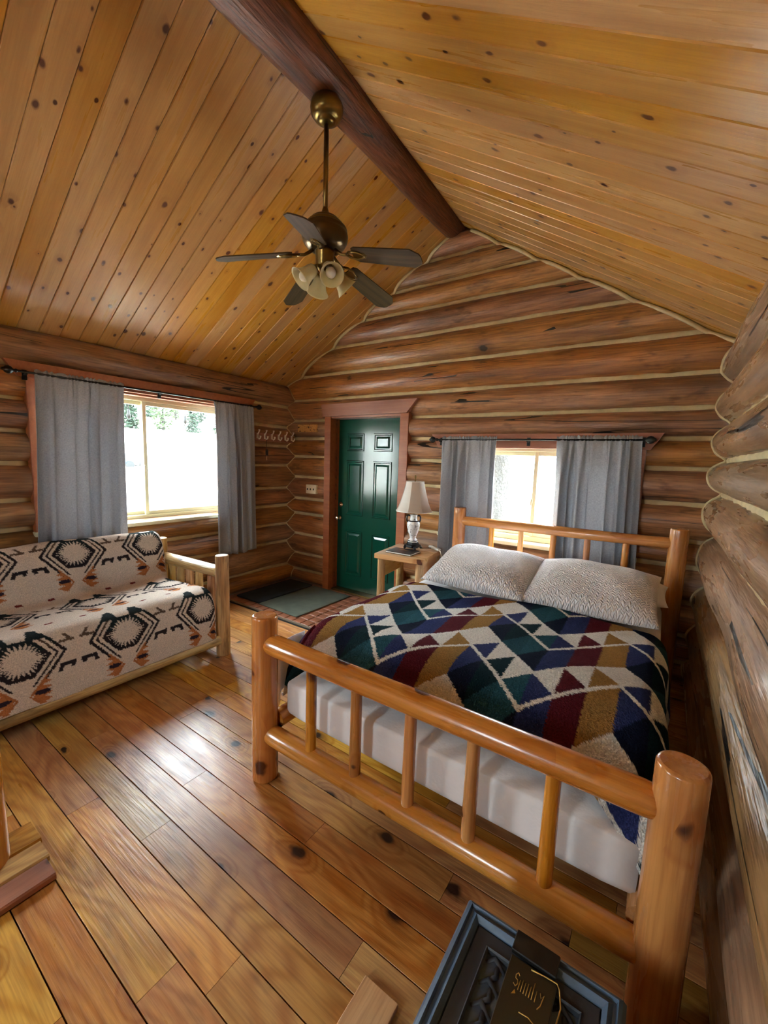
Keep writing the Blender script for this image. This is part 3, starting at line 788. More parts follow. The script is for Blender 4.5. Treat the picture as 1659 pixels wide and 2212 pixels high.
yy = edge - np.minimum(tt, L0) - RF*np.sin(th) - ex*.03; fy = RF*(1-np.cos(th)) + ex
rr_ = np.random.default_rng(6)
wav = .006*np.sin(s*9+tt*4)+.005*np.sin(s*4-tt*11+1)+.004*np.sin(tt*17+s*3)
puff = .018*np.clip(1-(np.abs(s)/.85)**4, 0, 1)
fall = np.where((fx > .02) & (fy > .02), np.maximum(fx, fy)+.35*np.minimum(fx, fy), fx+fy)
zz = .735 + puff + wav*np.clip(1-fall*3, 0.3, 1) - fall
zz = np.maximum(zz, .40 + .05*np.sin(s*8))
xx = cxm + dx + .012*np.sin(tt*9)*np.clip(fx*6, 0, 1)
yy = yy + .010*np.sin(s*13)*np.clip(fy*6, 0, 1)
# keep the foot overhang between the mattress and the footboard posts
yy = np.maximum(yy, -2.408); xx = np.where(yy < -2.36, np.clip(xx, 2.50, 4.055), xx)
BV = np.stack([xx, yy, zz], -1)
pc = bed_pattern(cxm + s, edge*0-1.215 - tt)
bl = grid_mesh('blanket', BV, M['fleece'], loc=(3.277, -1.8, .7), cols=pc)
md = bl.modifiers.new('thick', 'SOLIDIFY'); md.thickness = .008; md.offset = 1
tag(bl, 'fleece blanket with blue, teal, burgundy and gold zigzag patchwork on the bed', 'blanket')

def pillow(name, label, c, sx, sy, T, tilt, rotz, mat, roll=0.0, flange=.02, group=None, seed=1):
    n, k = 56, 40; g = np.random.default_rng(seed)
    u = np.linspace(-1, 1, n)[:, None]*np.ones((1, k)); v = np.ones((n, 1))*np.linspace(-1, 1, k)[None, :]
    prof = (np.clip(1-np.abs(u)**2.6, 0, 1)*np.clip(1-np.abs(v)**2.4, 0, 1))**.48
    bumpy = 1+.10*np.sin(u*3.1+seed)*np.cos(v*2.3+seed*2)+.05*np.sin(u*7+v*5)
    px = sx/2*u*(1-.05*np.abs(v)**2*(1-np.abs(u))*0)*(1-.045*(1-v**2)*np.abs(u)**8); py = sy/2*v*(1-.05*(1-u**2)*np.abs(v)**8)
    top = np.stack([px, py, T*.62*prof*bumpy], -1); bot = np.stack([px, py, -T*.38*prof], -1)
    V = np.concatenate([top, bot[:, ::-1][:, 1:-1]], 1)     # loop in v
    V = np.transpose(V, (1, 0, 2))
    o = grid_mesh(name, V, mat, closed_u=True, loc=(0, 0, 0))
    o.rotation_euler = (tilt, roll, rotz); o.location = c
    return tag(o, label, 'pillow', group)
pillow('pillow', 'cream quilted pillow beside the bedside lamp', (2.985, -.955, .852), .72, .56, .17, math.radians(17), math.radians(-2), M['quilt'], group='quilted pillows', seed=1)
pillow('pillow', 'cream quilted pillow by the log side wall', (3.668, -.935, .846), .72, .56, .17, math.radians(17), math.radians(1), M['quilt'], group='quilted pillows', seed=2)
pillow('pillow', 'plain white pillow lying flat under the pillow by the lamp', (2.93, -.62, .80), .76, .50, .15, 0, 0, M['sheet'], group='plain pillows', seed=3)
pillow('pillow', 'plain white pillow lying flat under the pillow by the log wall', (3.70, -.62, .80), .74, .50, .15, 0, 0, M['sheet'], group='plain pillows', seed=4)
# white sheet corner hanging at the foot
n, k = 30, 24
a_ = np.linspace(0, 1, n)[:, None]*np.ones((1, k)); b_ = np.ones((n, 1))*np.linspace(0, 1, k)[None, :]
hx = 2.440 + .010*np.sin(b_*16)*(a_*.8+.2) + .0*a_; hy = -2.375 + .20*b_ + .008*np.sin(b_*9+a_*3); hz = .66-.36*a_*(1-.25*np.sin(b_*5)**2)
sc_ = grid_mesh('bed_sheet', np.stack([hx, hy, hz], -1), M['sheet'], loc=(2.44, -2.3, .5))
sc_.modifiers.new('thick', 'SOLIDIFY').thickness = .004
tag(sc_, 'rumpled white sheet corner hanging beside the footboard post', 'sheet')

# ------------------------------------------------------------------ futon sofa
SY0, SY1 = -3.78, -1.815
sofa = thing('log_sofa', 'peeled log sofa frame with spindle arms under the window', 'sofa', (.72, -2.8, 0))
for y in (SY1, SY0):
    rod('post', (1.174, y, 0), (1.174, y, .815), .054, .050, M['peel'], sofa, wob=.02, seg=24, rings=16, endr=.008)
    rod('post', (.285, y-.01, 0), (.285, y-.01, .835), .052, .048, M['peel'], sofa, wob=.02, seg=24, rings=16, endr=.008)
    rod('arm_rail', (.31, y, .655), (1.14, y, .675), .050, .046, M['peel'], sofa, wob=.03, seg=20, rings=18, endr=.03)
    rod('side_rail', (.31, y, .17), (1.14, y, .17), .045, .045, M['peel'], sofa, wob=.03, seg=18, rings=12)
    for x in (.44, .58, .72, .86, 1.03):
        rod('arm_spindle', (x, y-.004, .19), (x, y-.004, .63), .034, .030, M['peel'], sofa, wob=.04, seg=14, rings=8, endr=.03)
rod('front_rail', (1.165, SY0+.03, .135), (1.165, SY1-.03, .135), .050, .048, M['peel'], sofa, wob=.03, seg=20, rings=30)
rod('rear_rail', (.29, SY0+.03, .20), (.29, SY1-.03, .20), .045, .045, M['peel'], sofa, wob=.02, seg=16, rings=12)
rod('back_rail', (.27, SY0+.03, .72), (.27, SY1-.03, .72), .040, .040, M['peel'], sofa, wob=.02, seg=16, rings=12)
rounded_box(.42, 1.15, SY0+.08, SY1-.125, .20, .515, .07).build('seat_cushion', M['cushion'], sofa)
m = rounded_box(-.05, .05, SY0+.09, SY1-.13, -.22, .22, .045); o = m.build('back_cushion', M['cushion'], sofa, loc=(0, 0, 0))
o.location = Vector((.355, 0, .655)) - org(sofa); o.rotation_euler = (0, math.radians(-9), 0)

# sofa blanket: profile swept along the sofa
prof = [(.245, .70), (.262, .84), (.285, .905), (.335, .928), (.385, .905), (.415, .845), (.455, .66), (.485, .545), (.545, .522), (.70, .530), (.90, .545), (1.06, .562), (1.13, .555), (1.175, .515), (1.193, .44), (1.203, .30), (1.215, .165)]
# resample by arc length with smoothing
PP = np.array(prof); dl = np.concatenate([[0], np.cumsum(np.hypot(*np.diff(PP, axis=0).T))]); NT_ = 330
tq = np.linspace(0, dl[-1], NT_); PX = np.interp(tq, dl, PP[:, 0]); PZ = np.interp(tq, dl, PP[:, 1])
kr_ = np.ones(9)/9
for _ in range(2):
    PX = np.concatenate([PX[:4], np.convolve(PX, kr_, 'valid'), PX[-4:]]); PZ = np.concatenate([PZ[:4], np.convolve(PZ, kr_, 'valid'), PZ[-4:]])
tq = np.concatenate([[0], np.cumsum(np.hypot(np.diff(PX), np.diff(PZ)))])
t_front = np.interp(.44, PZ[::-1][:60], tq[::-1][:60])
NS = 470; sv = np.linspace(SY0+.06, SY1-.073+.16, NS)        # cloth coordinate along y, last bit wraps over the end
end = SY1-.118
ys = np.minimum(sv, end) ; over = np.maximum(0, sv-end); th = np.clip(over/.07, 0, PI/2)
ysv = ys + .055*np.sin(th); fallv = .07*(1-np.cos(th)) + np.maximum(0, over-.07*PI/2)
C_CR, C_BK, C_BR, C_GN, C_OR, C_PL, C_RD = [lin(srgb(*c)) for c in ((218, 200, 184), (46, 38, 40), (98, 78, 64), (38, 44, 44), (186, 116, 70), (52, 40, 50), (120, 46, 44))]
def sofa_pattern(S, T):
    rg = np.random.default_rng(3); S = S + rg.normal(0, .0015, S.shape); T = T + rg.normal(0, .0015, T.shape)
    per = .537
    a = (S+1.995+per/2) % per - per/2; b = (T+per/2) % per - per/2      # b up
    out = np.empty(S.shape+(3,)); out[:] = C_CR
    w, h, q = .205, .160, .40
    aa, bb = np.abs(a), np.abs(b)
    side = aa/w+(1-q)*bb/h; flat = bb/h; hd = np.maximum(side, flat)
    ang = np.arctan2(b*1.4, a); jag = np.abs(((ang*8/PI*2) % 1)-.5)*2
    ring = (hd < .69) & (hd > .60-.24*jag)
    out[ring & (b <= .03)] = C_BK; out[ring & (b > .03)] = C_GN*.9
    outr = (side > .95) & (side < 1.05) & (bb < h*1.02)
    out[outr] = C_BK; out[outr & (b > .05)] = C_GN*.8
    mid = (side > .795) & (side < .86) & (flat < 1.0); out[mid] = C_BK*1.3; out[mid & (b > .04)] = C_BR*.8
    # dark wedges above the hexagon
    wd = (b > .10) & (b < .185) & (aa > .035+.25*(b-.10)) & (aa < .12-.55*(b-.10)+.02*jag); out[wd] = C_GN
    # hooks between hexagons
    e = per/2-aa
    hk = (((b < -.070) & (b > -.092) & (e > .012) & (e < .095)) | ((b < -.07) & (b > -.118) & (np.abs(e-.085+.35*(b+.09)) < .012)) | ((b < -.085) & (b > -.108) & (e < .04) & (e > .018)))
    out[hk] = C_BK
    ar = (((b > .045) & (b < .060) & (e > .012) & (e < .09)) | ((b > .045) & (b < .095) & (np.abs(e-.03-.7*(b-.05)) < .009)))
    out[ar] = C_BR
    # cross below
    bc = np.abs(np.abs(b)-.212) ; low = b < 0
    c2 = b+.212
    saw = np.abs(((np.abs(c2)*30) % 1)-.5)*2
    wed = low & (aa > .045) & (np.abs(c2) < (aa-.028)*1.05) & (np.abs(c2) < .085) & (aa < .088+.045*saw); out[wed] = C_OR
    arm = low & (np.abs(c2) < .10) & (np.abs(aa-np.abs(c2)*.82-.030) < .007); out[arm] = C_OR*.9
    el = low & (((aa-.085)/.036)**2 + ((c2-.012)/.014)**2 < 1); out[el] = C_PL
    hi = (b > .2) & (aa > .16) & (aa < .2) & (np.abs(b-.23) < .01); out[hi] = C_RD
    return out
S2 = sv[:, None]*np.ones((1, NT_)); T2 = np.ones((NS, 1))*tq[None, :]
wv = .005*np.sin(S2*7+T2*3)+.004*np.sin(S2*13-T2*5)
SX = PX[None, :] + wv*.6; SZ = PZ[None, :] + wv
kf = np.clip((tq-.1)/.2, 0, 1)[None, :]
SZ = np.where(fallv[:, None] > 0, SZ - fallv[:, None]*np.clip(1.0, 0, 1), SZ); SZ = np.maximum(SZ, np.minimum(PZ[None, :], .165+.01*np.sin(S2*9)))
xin = np.clip((PX[None, :]-.8)/.4, 0, 1); SX = SX - .05*np.clip(fallv[:, None]/.1, 0, 1)*xin
SYY = ysv[:, None]*np.ones((1, NT_))
pc = sofa_pattern(S2, -(T2-t_front))
sb = grid_mesh('throw_blanket', np.stack([SX, SYY, SZ], -1), M['fleece2'], loc=(.72, -2.8, .5), cols=pc)
md = sb.modifiers.new('thick', 'SOLIDIFY'); md.thickness = .006; md.offset = 1
tag(sb, 'cream fleece throw with dark jagged hexagons covering the sofa', 'blanket')

# ------------------------------------------------------------------ curtains and rods
def curtain(label, side, top, bot, z1, z0, d, folds, seed, group):
    T = frame_fn(side); g = np.random.default_rng(seed); n, k = 150, 46
    u = np.linspace(0, 1, n)[:, None]; v = np.linspace(0, 1, k)[None, :]
    ph = 2*PI*folds*(u + .035*np.sin(2*PI*u*1.7+seed) + .02*np.sin(2*PI*u*4.3+2*seed))
    z = z1 + (z0-z1)*v
    low = np.clip((v-.03)/.25, 0, 1)
    amp = .012 + .030*low
    env = .55+.45*np.sin(2*PI*u*1.3+seed*1.7)
    dep = amp*env*np.sin(ph + .5*np.sin(v*3+seed)) + .006*np.sin(ph*2.1)*(1-low) + .010*np.sin(ph*.5+v*2)*low
    hdr = (v < .03); dep = np.where(hdr, .004*np.sin(ph*3.0+seed), dep)
    a = top[0]+(top[1]-top[0])*u + ((bot[0]-top[0])*(1-u)+(bot[1]-top[1])*u)*v + .010*np.cos(ph)*low
    zz_ = z + .006*np.sin(ph*2.7+seed)*(v < .001) + .006*np.sin(u*9)*(v > .99)
    V = np.zeros((n, k, 3)); X, Y, Z_ = T(a+0*v, -(d+dep), zz_+0*u); V[..., 0] = X; V[..., 1] = Y; V[..., 2] = Z_
    c0 = T((top[0]+top[1])/2, -d, z0)
    o = grid_mesh('curtain', V, M['curtain'], loc=c0); o.modifiers.new('thick', 'SOLIDIFY').thickness = .003
    return tag(o, label, 'curtain', group)
curtain('wide grey curtain behind the sofa', 'left', (-2.615, -2.02), (-2.70, -2.04), 2.158, .42, .145, 6, 1, 'window curtains')
curtain('narrow grey curtain between the window and the coat hooks', 'left', (-1.18, -.70), (-1.17, -.665), 2.135, .52, .145, 5, 2, 'window curtains')
curtain('grey curtain behind the bedside lamp', 'back', (2.20, 2.73), (2.20, 2.76), 1.832, .50, .145, 6, 3, 'window curtains')
curtain('grey curtain behind the headboard near the log side wall', 'back', (3.225, 3.815), (3.245, 3.87), 1.835, .50, .145, 7, 4, 'window curtains')
def curtain_rod(label, side, a0, a1, z, d, br):
    T = frame_fn(side); t = thing('curtain_rod', label, 'curtain rod', T((a0+a1)/2, -d, z))
    m = MB(); m.tube([T(a0, -d, z), T(a1, -d, z)], .0085, 12); m.build('pole', M['iron'], t)
    for a, sg in ((a0, -1), (a1, 1)):
        pf = [(.001, -.012), (.012, -.01), (.014, 0), (.009, .006), (.012, .014), (.024, .024), (.029, .040), (.024, .056), (.012, .066), (.010, .074), (.001, .078)]
        m = MB(); ax = 'y' if side == 'left' else 'x'
        m.lathe([(r, h*sg) for r, h in pf], T(a, -d, z), 16, ax); m.build('finial', M['iron'], t)
    for a in br:
        m = MB(); m.tube([T(a, -d, z-.012), T(a, -d+.06, z-.014), T(a, -.05, z-.012)], .007, 8); wbox(m, T, a-.014, a+.014, -.10, -.085, z-.05, z+.02)
        m.build('bracket', M['iron'], t)
    return t
curtain_rod('black iron curtain rod over the sofa window', 'left', -2.72, -.66, 2.132, .145, (-2.66, -1.70, -.69))
curtain_rod('black iron curtain rod over the window behind the bed', 'back', 2.14, 3.825, 1.805, .145, (2.17, 2.99, 3.82))

# ------------------------------------------------------------------ bedside table with lamp
tb = thing('bedside_table', 'small pale log table between the green door and the bed', 'table', (2.045, -.40, 0), local=True, rotz=math.radians(7.5))
TW, TD = .235, .262
plank('table_top', (-TW, -.095, .722), (TW, -.095, .722), .36, .046, M['slab'], tb, c=.006)
plank('table_top', (-TW, .18, .722), (TW, .18, .722), .19, .046, M['slab'], tb, c=.006)
for sx in (-1, 1):
    for sy in (-1, 1):
        rod('leg', (sx*(TW-.045), sy*(TD-.05), 0), (sx*(TW-.045), sy*(TD-.05), .70), .040, .036, M['peel'], tb, wob=.03, seg=18, rings=10)
for sx in (-1, 1):
    plank('side_panel', (sx*(TW-.045), -.19, .60), (sx*(TW-.045), .19, .60), .022, .17, M['slab'], tb, c=.003)
plank('back_panel', (-.16, .225, .60), (.16, .225, .60), .022, .17, M['slab'], tb, c=.003)
lx, ly, lz = 2.015, -.30, .747
lamp = thing('table_lamp', 'porcelain vase lamp with a cream bell shade on the log table', 'lamp', (lx, ly, lz))
m = MB()
octp = lambda r: [(r*math.cos(PI/4*k+PI/8), r*math.sin(PI/4*k+PI/8)) for k in range(8)]
def oct_loft(m, secs):
    vs = []; fs = []
    for r, z in secs: vs += [(lx+x, ly+y, lz+z) for x, y in octp(r)]
    for i in range(len(secs)-1):
        for k in range(8): fs.append((i*8+k, i*8+(k+1) % 8, (i+1)*8+(k+1) % 8, (i+1)*8+k))
    fs.append(tuple(range(8))[::-1]); n = (len(secs)-1)*8; fs.append(tuple(range(n, n+8))); m.add(vs, fs)
oct_loft(m, [(.078, .022), (.082, .03), (.078, .045), (.06, .05), (.056, .068)])
for k in range(4):
    a = PI/2*k+PI/4; m.tube([(lx+.066*math.cos(a), ly+.066*math.sin(a), lz+.03), (lx+.082*math.cos(a), ly+.082*math.sin(a), lz+.016), (lx+.090*math.cos(a), ly+.090*math.sin(a), lz+.010)], [.016, .013, .012], 8)
m.build('foot', M['blackwood'], lamp)
vs_ = MB().lathe([(.048, .068), (.05, .076), (.044, .082), (.046, .09), (.034, .10), (.030, .112), (.036, .135), (.05, .17), (.060, .21), (.064, .245), (.061, .262), (.048, .274), (.036, .286), (.033, .31), (.034, .33), (.038, .338)], (lx, ly, lz), 32).build('vase', M['vase'], lamp)
ORG[vs_.name] = org(lamp)
MB().lathe([(.045, .078), (.047, .084), (.045, .09)], (lx, ly, lz), 28).build('glaze_band', M['porcelain_dark'], vs_)
MB().lathe([(.050, .268), (.052, .274), (.045, .280)], (lx, ly, lz), 28).build('glaze_band', M['porcelain_dark'], vs_)
for sg in (-1, 1):
    ax_, ay_ = .83*sg, .56*sg
    pp = [(.030, .325), (.055, .33), (.066, .31), (.064, .28), (.055, .262)]
    MB().tube([(lx+ax_*p, ly+ay_*p, lz+q) for p, q in pp], .008, 8).build('handle', M['porcelain_dark'], vs_)
MB().tube([(lx, ly, lz+.33), (lx, ly, lz+.675)], .005, 8).build('stem', M['brass'], lamp)
MB().lathe([(.004, .66), (.012, .665), (.006, .675), (.006, .685), (.011, .695), (.009, .708), (.003, .715)], (lx, ly, lz), 14).build('finial', M['brass'], lamp)
# shade: eight panelled bell, open top and bottom
pan = [(.176, .372), (.156, .41), (.138, .455), (.122, .51), (.108, .56), (.096, .61), (.087, .655)]
vsn = []; n8 = 8*5
for r, z in pan:
    for k in range(n8):
        a = 2*PI*k/n8+.2; q = (k % 5)/5; cc = math.cos(PI/8)/math.cos((q-.5)*PI/4); rr = r*(.35+.65*cc/ math.cos(PI/8)*.96)
        vsn.append((lx+rr*math.cos(a), ly+rr*math.sin(a), lz+z))
fs_ = [(i*n8+k, i*n8+(k+1) % n8, (i+1)*n8+(k+1) % n8, (i+1)*n8+k) for i in range(len(pan)-1) for k in range(n8)]
sh = MB().add(vsn, fs_, False).build('shade', M['lampshade'], lamp); sh.modifiers.new('thick', 'SOLIDIFY').thickness = .002
ORG[sh.name] = org(lamp)
for i_, rz_ in ((0, .372), (-1, .655)):
    ring = [vsn[(0 if i_ == 0 else (len(pan)-1)*n8)+k % n8] for k in range(n8+1)]
    MB().tube(ring, .004, 6, cap=False).build('shade_rim', M['white'], sh)
MB().tube([(lx-.088, ly, lz+.652), (lx+.088, ly, lz+.652)], .002, 6).build('spider', M['brass'], sh)
# book and charger on the table
bk = thing('notebook', 'black covered notebook lying on the log table', 'book', (2.03, -.50, .747), local=True, rotz=math.radians(2))
MB().box(-.128, .128, -.095, .095, .003, .013).build('pages', M['pages'], bk)
MB().box(-.132, .132, -.099, .099, .013, .016, .001).build('cover', M['book'], bk); MB().box(-.132, .132, -.099, .099, 0, .003, .001).build('cover', M['book'], bk)
MB().box(-.06, .05, .035, .045, .016, .0166).build('title_line', M['gold'], bk)
ch = thing('charging_cable', 'white charging block with a cable trailing off the log table', 'charger', (2.19, -.17, .747))
rounded_box(2.09, 2.29, -.19, -.15, .7475, .7695, .008, 4).build('block', M['white'], ch, loc=(2.19, -.17, .7475)).rotation_euler = (0, 0, math.radians(-34))
MB().tube([(2.265, -.225, .758), (2.29, -.245, .75), (2.315, -.265, .70), (2.325, -.28, .60), (2.325, -.28, .45)], .004, 8).build('cable', M['cord'], ch)
cd = thing('power_cord', 'dark lamp cord running behind the log table', 'cord', (2.20, -.155, .747))
MB().tube([(2.07, -.22, .75), (2.16, -.15, .752), (2.235, -.13, .752), (2.27, -.115, .70), (2.28, -.11, .45)], .0035, 8).build('lead', M['rubber'], cd)

# ------------------------------------------------------------------ ceiling fan
fx_, fy_ = 2.242, -1.845
fan = thing('ceiling_fan', 'antique brass ceiling fan with five dark blades and bell lamp shades', 'ceiling fan', (fx_, fy_, 3.55))
F0 = (fx_, fy_, 0)
MB().lathe([(.03, 3.552), (.062, 3.550), (.078, 3.538), (.088, 3.518), (.090, 3.496), (.086, 3.474), (.072, 3.454), (.056, 3.446), (.048, 3.444), (.046, 3.434), (.030, 3.428), (.016, 3.425)], F0, 32).build('canopy', M['brass'], fan)
MB().tube([(fx_, fy_, 3.42), (fx_, fy_, 2.93)], .0135, 14).build('down_rod', M['brass'], fan)
MB().lathe([(.014, 3.0), (.019, 2.985), (.026, 2.955), (.046, 2.945), (.072, 2.942), (.082, 2.934), (.084, 2.926), (.092, 2.922), (.104, 2.912), (.108, 2.902), (.108, 2.897)], F0, 36, cap=False).build('motor_cap', M['brass'], fan)
MB().lathe([(.106, 2.899), (.122, 2.893), (.127, 2.882), (.124, 2.872), (.129, 2.868), (.132, 2.85), (.128, 2.825), (.114, 2.80), (.094, 2.783), (.070, 2.775), (.02, 2.775)], F0, 36).build('motor', M['bronze'], fan)
MB().lathe([(.048, 2.778), (.056, 2.768), (.056, 2.755), (.052, 2.75), (.052, 2.69), (.046, 2.68), (.034, 2.672), (.026, 2.655), (.030, 2.645), (.022, 2.632), (.024, 2.622), (.012, 2.606), (.003, 2.60)], F0, 28).build('light_kit', M['brass'], fan)
for k in range(5):
    a = math.radians(12+72*k); ca, sa = math.cos(a), math.sin(a)
    r0_, r1_, zr0, zr1 = .185, .585, 2.728, 2.645
    pit = math.radians(-13)
    outl = [(0, -.045), (.02, -.058), (.345, -.069), (.388, -.038), (.395, -.020), (.395, .020), (.388, .038), (.345, .069), (.02, .058), (0, .045)]
    L = math.hypot(r1_-r0_, zr1-zr0); kx = L/.395
    m = MB(); vs = [(p*kx, q, h) for h in (-.003, .003) for p, q in outl]; n = len(outl)
    m.add(vs, [tuple(range(n))[::-1], tuple(range(n, 2*n))]+[(i, (i+1) % n, n+(i+1) % n, n+i) for i in range(n)])
    b = m.build('blade', M['bladewood'], fan, loc=(0, 0, 0))
    p0 = Vector((fx_+ca*r0_, fy_+sa*r0_, zr0)); p1 = Vector((fx_+ca*r1_, fy_+sa*r1_, zr1))
    orient(b, p0, p1, fan, roll=pit); ORG[b.name] = Vector((0, 0, 0))
    m = MB(); m.tube([(-.125, 0, .018), (-.10, 0, .004), (-.07, 0, -.006), (-.03, 0, -.004)], [.010, .010, .009, .009], 8)
    for sg in (-1, 1): m.tube([(-.045, 0, -.004), (-.02, sg*.022, -.006), (.02, sg*.028, -.007), (.055, sg*.016, -.007), (.072, 0, -.007)], [.008, .007, .006, .006, .005], 8)
    m.add([(.0, -.028, -.0045), (.075, -.02, -.0045), (.085, 0, -.0045), (.075, .02, -.0045), (.0, .028, -.0045), (.0, -.028, -.009), (.07, -.02, -.009), (.08, 0, -.009), (.07, .02, -.009), (.0, .028, -.009)], [(0, 1, 2, 3, 4), (9, 8, 7, 6, 5), (0, 5, 6, 1), (1, 6, 7, 2), (2, 7, 8, 3), (3, 8, 9, 4), (4, 9, 5, 0)])
    m.build('blade_iron', M['brass'], b)
for k in range(4):
    a = math.radians(-30+90*k); ca, sa = math.cos(a), math.sin(a); tl_ = math.radians(48)
    d = Vector((ca*math.sin(tl_), sa*math.sin(tl_), -math.cos(tl_)))
    p0 = Vector((fx_+ca*.052, fy_+sa*.052, 2.672))
    m = MB(); m.tube([(fx_+ca*.025, fy_+sa*.025, 2.69), (fx_+ca*.045, fy_+sa*.045, 2.685), tuple(p0+d*.02)], [.011, .011, .013], 10); q = [p0-d*.004, p0+d*.010, p0+d*.022]
    m.tube([tuple(v) for v in q], [.014, .026, .027], 16); m.build('lamp_arm', M['brass'], fan)
    prof_ = [(.024, .012), (.030, .02), (.034, .035), (.035, .055), (.039, .075), (.048, .098), (.060, .115), (.066, .122)]
    m = MB().lathe([(r, h) for r, h in prof_], (0, 0, 0), 28, cap=False); s_ = m.build('lamp_shade', M['fanglass'], fan, loc=(0, 0, 0))
    s_.rotation_mode = 'QUATERNION'; s_.rotation_quaternion = Vector((0, 0, 1)).rotation_difference(d); s_.location = p0-org(fan); s_.modifiers.new('thick', 'SOLIDIFY').thickness = .003
    ORG[s_.name] = Vector((0, 0, 0))
    MB().lathe([(.011, .02), (.012, .04), (.018, .055), (.027, .075), (.029, .09), (.025, .105), (.014, .115), (.002, .118)], (0, 0, 0), 18).build('bulb', M['bulb'], s_)

# ------------------------------------------------------------------ on the walls
hk = thing('coat_hook_rail', 'red-brown rail of brass coat hooks next to the corner', 'coat rack', (.0, -.32, 1.81))
MB().box(.03, .092, -.66, -.05, 1.765, 1.862, .004).build('backboard', M['trim'], hk)
for i in range(6):
    y = -.60+.104*i; x = .092
    m = MB().tube([(x, y, 1.845), (x+.015, y, 1.852), (x+.030, y, 1.872), (x+.032, y, 1.892)], [.007, .007, .007, .012], 8)
    m.tube([(x, y, 1.83), (x+.008, y, 1.798), (x+.028, y, 1.784), (x+.048, y, 1.796), (x+.052, y, 1.820)], [.008, .008, .008, .008, .012], 8); m.box(x-.002, x+.005, y-.014, y+.014, 1.79, 1.852, .002)
    m.build('hook', M['nickel'], hk)
ky = thing('key_ring', 'keys on a cord hanging from a coat hook', 'keys', (.125, -.496, 1.60))
MB().tube([(.122, -.496, 1.79), (.126, -.500, 1.72), (.124, -.496, 1.67)], .003, 6).build('cord', M['rubber'], ky)
MB().box(.118, .128, -.512, -.476, 1.60, 1.67, .003).build('fob', M['bark'], ky); MB().box(.120, .123, -.50, -.488, 1.545, 1.605, .001).build('key', M['chrome'], ky)
sg_ = thing('wall_sign', 'small burnt wood plaque beside the door header', 'sign', (.362, -.07, 1.94))
MB().box(.215, .515, -.098, -.06, 1.895, 1.985, .004).build('plaque', M['sign'], sg_)
sw_ = thing('light_switch', 'ivory three-gang light switch plate beside the door', 'light switch', (.443, -.07, 1.213))
MB().box(.362, .528, -.098, -.06, 1.158, 1.268, .004).build('plate', M['ivory'], sw_)
for i in range(3): MB().box(.393+.05*i-.004, .393+.05*i+.004, -.108, -.096, 1.202, 1.224, .001).build('toggle', M['dark'], sw_)

# ------------------------------------------------------------------ floor mats
def mat_obj(label, x0, x1, y0, y1, h, mat, rz=0):
    n = 40; m = rounded_box(x0, x1, y0, y1, .0008, h, min(.008, h*.45), 9); o = m.build('door_mat', mat, loc=((x0+x1)/2, (y0+y1)/2, 0)); o.rotation_euler = (0, 0, rz)
    return tag(o, label, 'mat')
mat_obj('dark ribbed boot mat along the log wall', .085, .475, -.90, -.075, .022, M['matdark'], .01)
mat_obj('flat grey-green mat in front of the green door', .485, 1.08, -.915, -.075, .012, M['matgreen'], -.02)

# ------------------------------------------------------------------ near the camera: support post, planks and bin
po = thing('support_post', 'orange log post standing on low planks', 'post', (1.985, -3.435, 0))
rod('shaft', (1.985, -3.435, .03), (1.985, -3.435, 3.49), .105, .10, M['bedlog'], po, wob=.01, seg=32, rings=30)
for (x0, x1, y1) in ((2.148, 2.252, -3.262), (2.04, 2.145, -3.25), (1.90, 2.037, -3.243)):
    plank('base_plank', ((x0+x1)/2, -3.72, .0155), ((x0+x1)/2, y1, .0155), x1-x0, .029, M['trim'] if x0 > 2.1 else M['floor'], po, c=.006)
MB().lathe([(.001, -.002), (.010, 0), (.013, .012), (.008, .022), (.001, .024)], (2.085, -3.40, .40), 12, 'x').build('peg', M['white'], po)
lp = thing('floor_plank', 'loose short board lying on the floor by the grey bin', 'board', (3.43, -3.1, 0))
plank('board', (3.428, -3.36, .010), (3.428, -2.828, .010), .120, .018, M['slab'], lp, c=.002)
plank('board', (3.53, -3.36, .010), (3.53, -2.90, .010), .078, .018, M['floor'], lp, c=.002)

bn = thing('storage_bin', 'slate grey plastic bin with recessed lid at the foot of the bed', 'bin', (3.835, -3.03, 0))
X0, X1, Y0, Y1, ZT = 3.648, 4.022, -3.33, -2.73, .40
m = MB()
loops = [(0.012, .006), (0, .33), (0, .345), (-.006, .352), (-.006, .375), (.002, .392), (.010, .396), (.014, .388), (.020, .388), (.030, .398), (.040, .386), (.042, .372)]
def rect(i, z): return [(X0+i, Y0+i, z), (X1-i, Y0+i, z), (X1-i, Y1-i, z), (X0+i, Y1-i, z)]
vs = [p for i, z in loops for p in rect(i, z)]; fs = [(i*4+k, i*4+(k+1) % 4, (i+1)*4+(k+1) % 4, (i+1)*4+k) for i in range(len(loops)-1) for k in range(4)]; fs.append((0, 1, 2, 3)); q = (len(loops)-1)*4; fs.append((q, q+1, q+2, q+3))
m.add(vs, fs); m.build('body', M['bin'], bn)
m = MB(); lo2 = [(.044, .370), (.044, .384), (.075, .384), (.078, .388), (.081, .384), (.083, .350)]
vs = [p for i, z in lo2 for p in rect(i, z)]; fs = [(i*4+k, i*4+(k+1) % 4, (i+1)*4+(k+1) % 4, (i+1)*4+k) for i in range(len(lo2)-1) for k in range(4)]; q = (len(lo2)-1)*4; fs.append((q, q+1, q+2, q+3))
m.add(vs, fs); lid = m.build('lid', M['binin'], bn); ORG[lid.name] = org(bn)
random.seed(9)
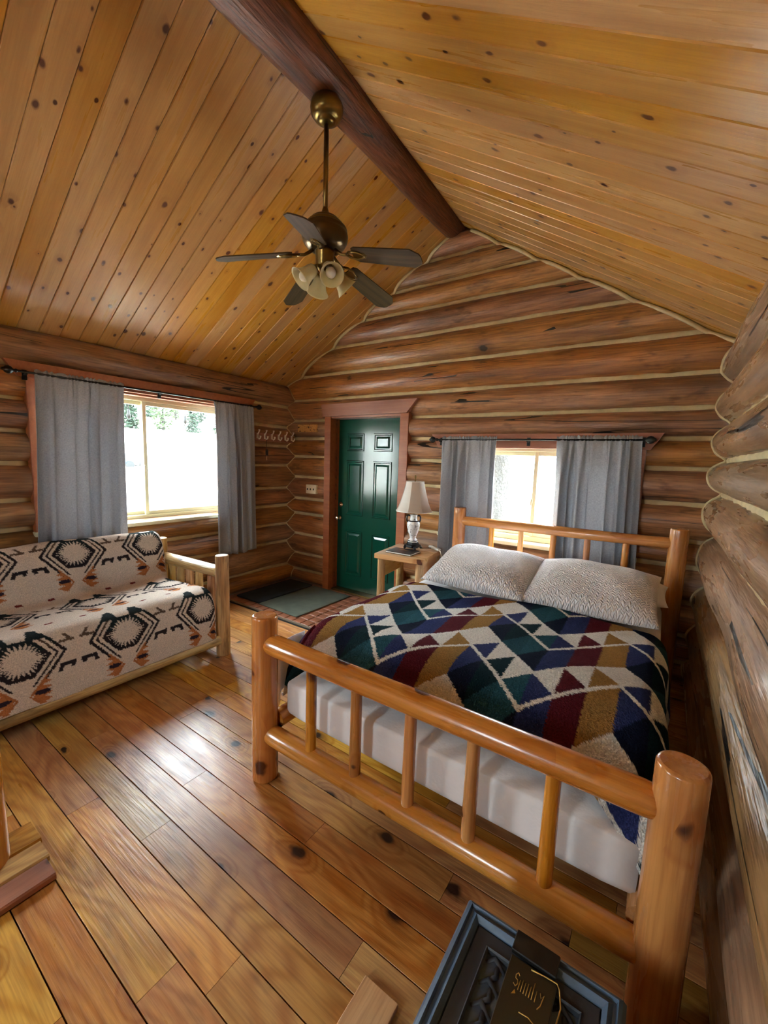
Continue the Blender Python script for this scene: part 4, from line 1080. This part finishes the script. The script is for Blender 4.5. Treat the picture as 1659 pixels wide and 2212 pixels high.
for k in range(9):
    y = Y1-.10-.05*k
    for x0, x1 in ((X0+.085, X0+.135), (X1-.135, X1-.085)):
        xm = (x0+x1)/2
        MB().tube([(x0, y, .368), (xm-.008, y+.016, .375), (x1, y-.004, .368)], [.006, .007, .006], 8).build('lattice_rib', M['binin'], lid)
        MB().tube([(xm-.008, y+.016, .372), (xm+.006, y+.030, .375), (xm+.002, y+.05, .372)], .006, 8).build('lattice_rib', M['binin'], lid)
bg_ = thing('gift_box', 'flat black box with gold lettering lying in the bin lid', 'box', (3.84, -2.90, .388))
MB().box(3.782, 3.886, -2.795, -2.742, .3995, .412, .002).build('sleeve', M['black'], bg_)
MB().box(3.784, 3.890, -3.02, -2.797, .389, .402, .002).build('card', M['cardb'], bg_)
ORG_card = .4024
def stroke(x, y, pts, w=.0011):
    return [(x+p, y+q, ORG_card) for p, q in pts]
lt = MB()
xs0 = 3.806
for i, (dxx, hh, kind) in enumerate(((0, .034, 'c'), (.011, .022, 'l'), (.017, .026, 'l'), (.023, .024, 'l'), (.029, .026, 'l'), (.035, .024, 'l'), (.041, .036, 'l'), (.048, .024, 'l'), (.056, .030, 'y'))):
    x = xs0+dxx; yb = -2.862
    if kind == 'c': lt.tube(stroke(x, yb, [(.008, hh*.85), (.004, hh), (0, hh*.8), (.001, hh*.6), (.006, hh*.55), (.008, hh*.35), (.004, .004), (-.001, .008)]), .0011, 6)
    elif kind == 'y': lt.tube(stroke(x, yb, [(0, hh*.8), (.003, hh*.5), (.008, hh*.8), (.005, 0), (0, -.01)]), .0011, 6)
    else: lt.tube(stroke(x, yb, [(0, 0), (.0006, hh)]), .0010, 6)
lt.add([(3.806, -2.878, .4032), (3.815, -2.872, .4032), (3.811, -2.865, .4032)], [(0, 1, 2)])
lt.tube(stroke(3.83, -2.90, [(0, 0), (.02, .003), (.034, -.002)]), .001, 6)
lt.build('gold_lettering', M['gold'], bg_)
MB().tube([(3.833, -2.807, .405), (3.862, -2.803, .407), (3.890, -2.802, .409), (3.897, -2.812, .41), (3.906, -2.845, .409), (3.903, -2.875, .406), (3.893, -2.90, .404)], .0016, 8).build('wire_handle', M['gold'], bg_)
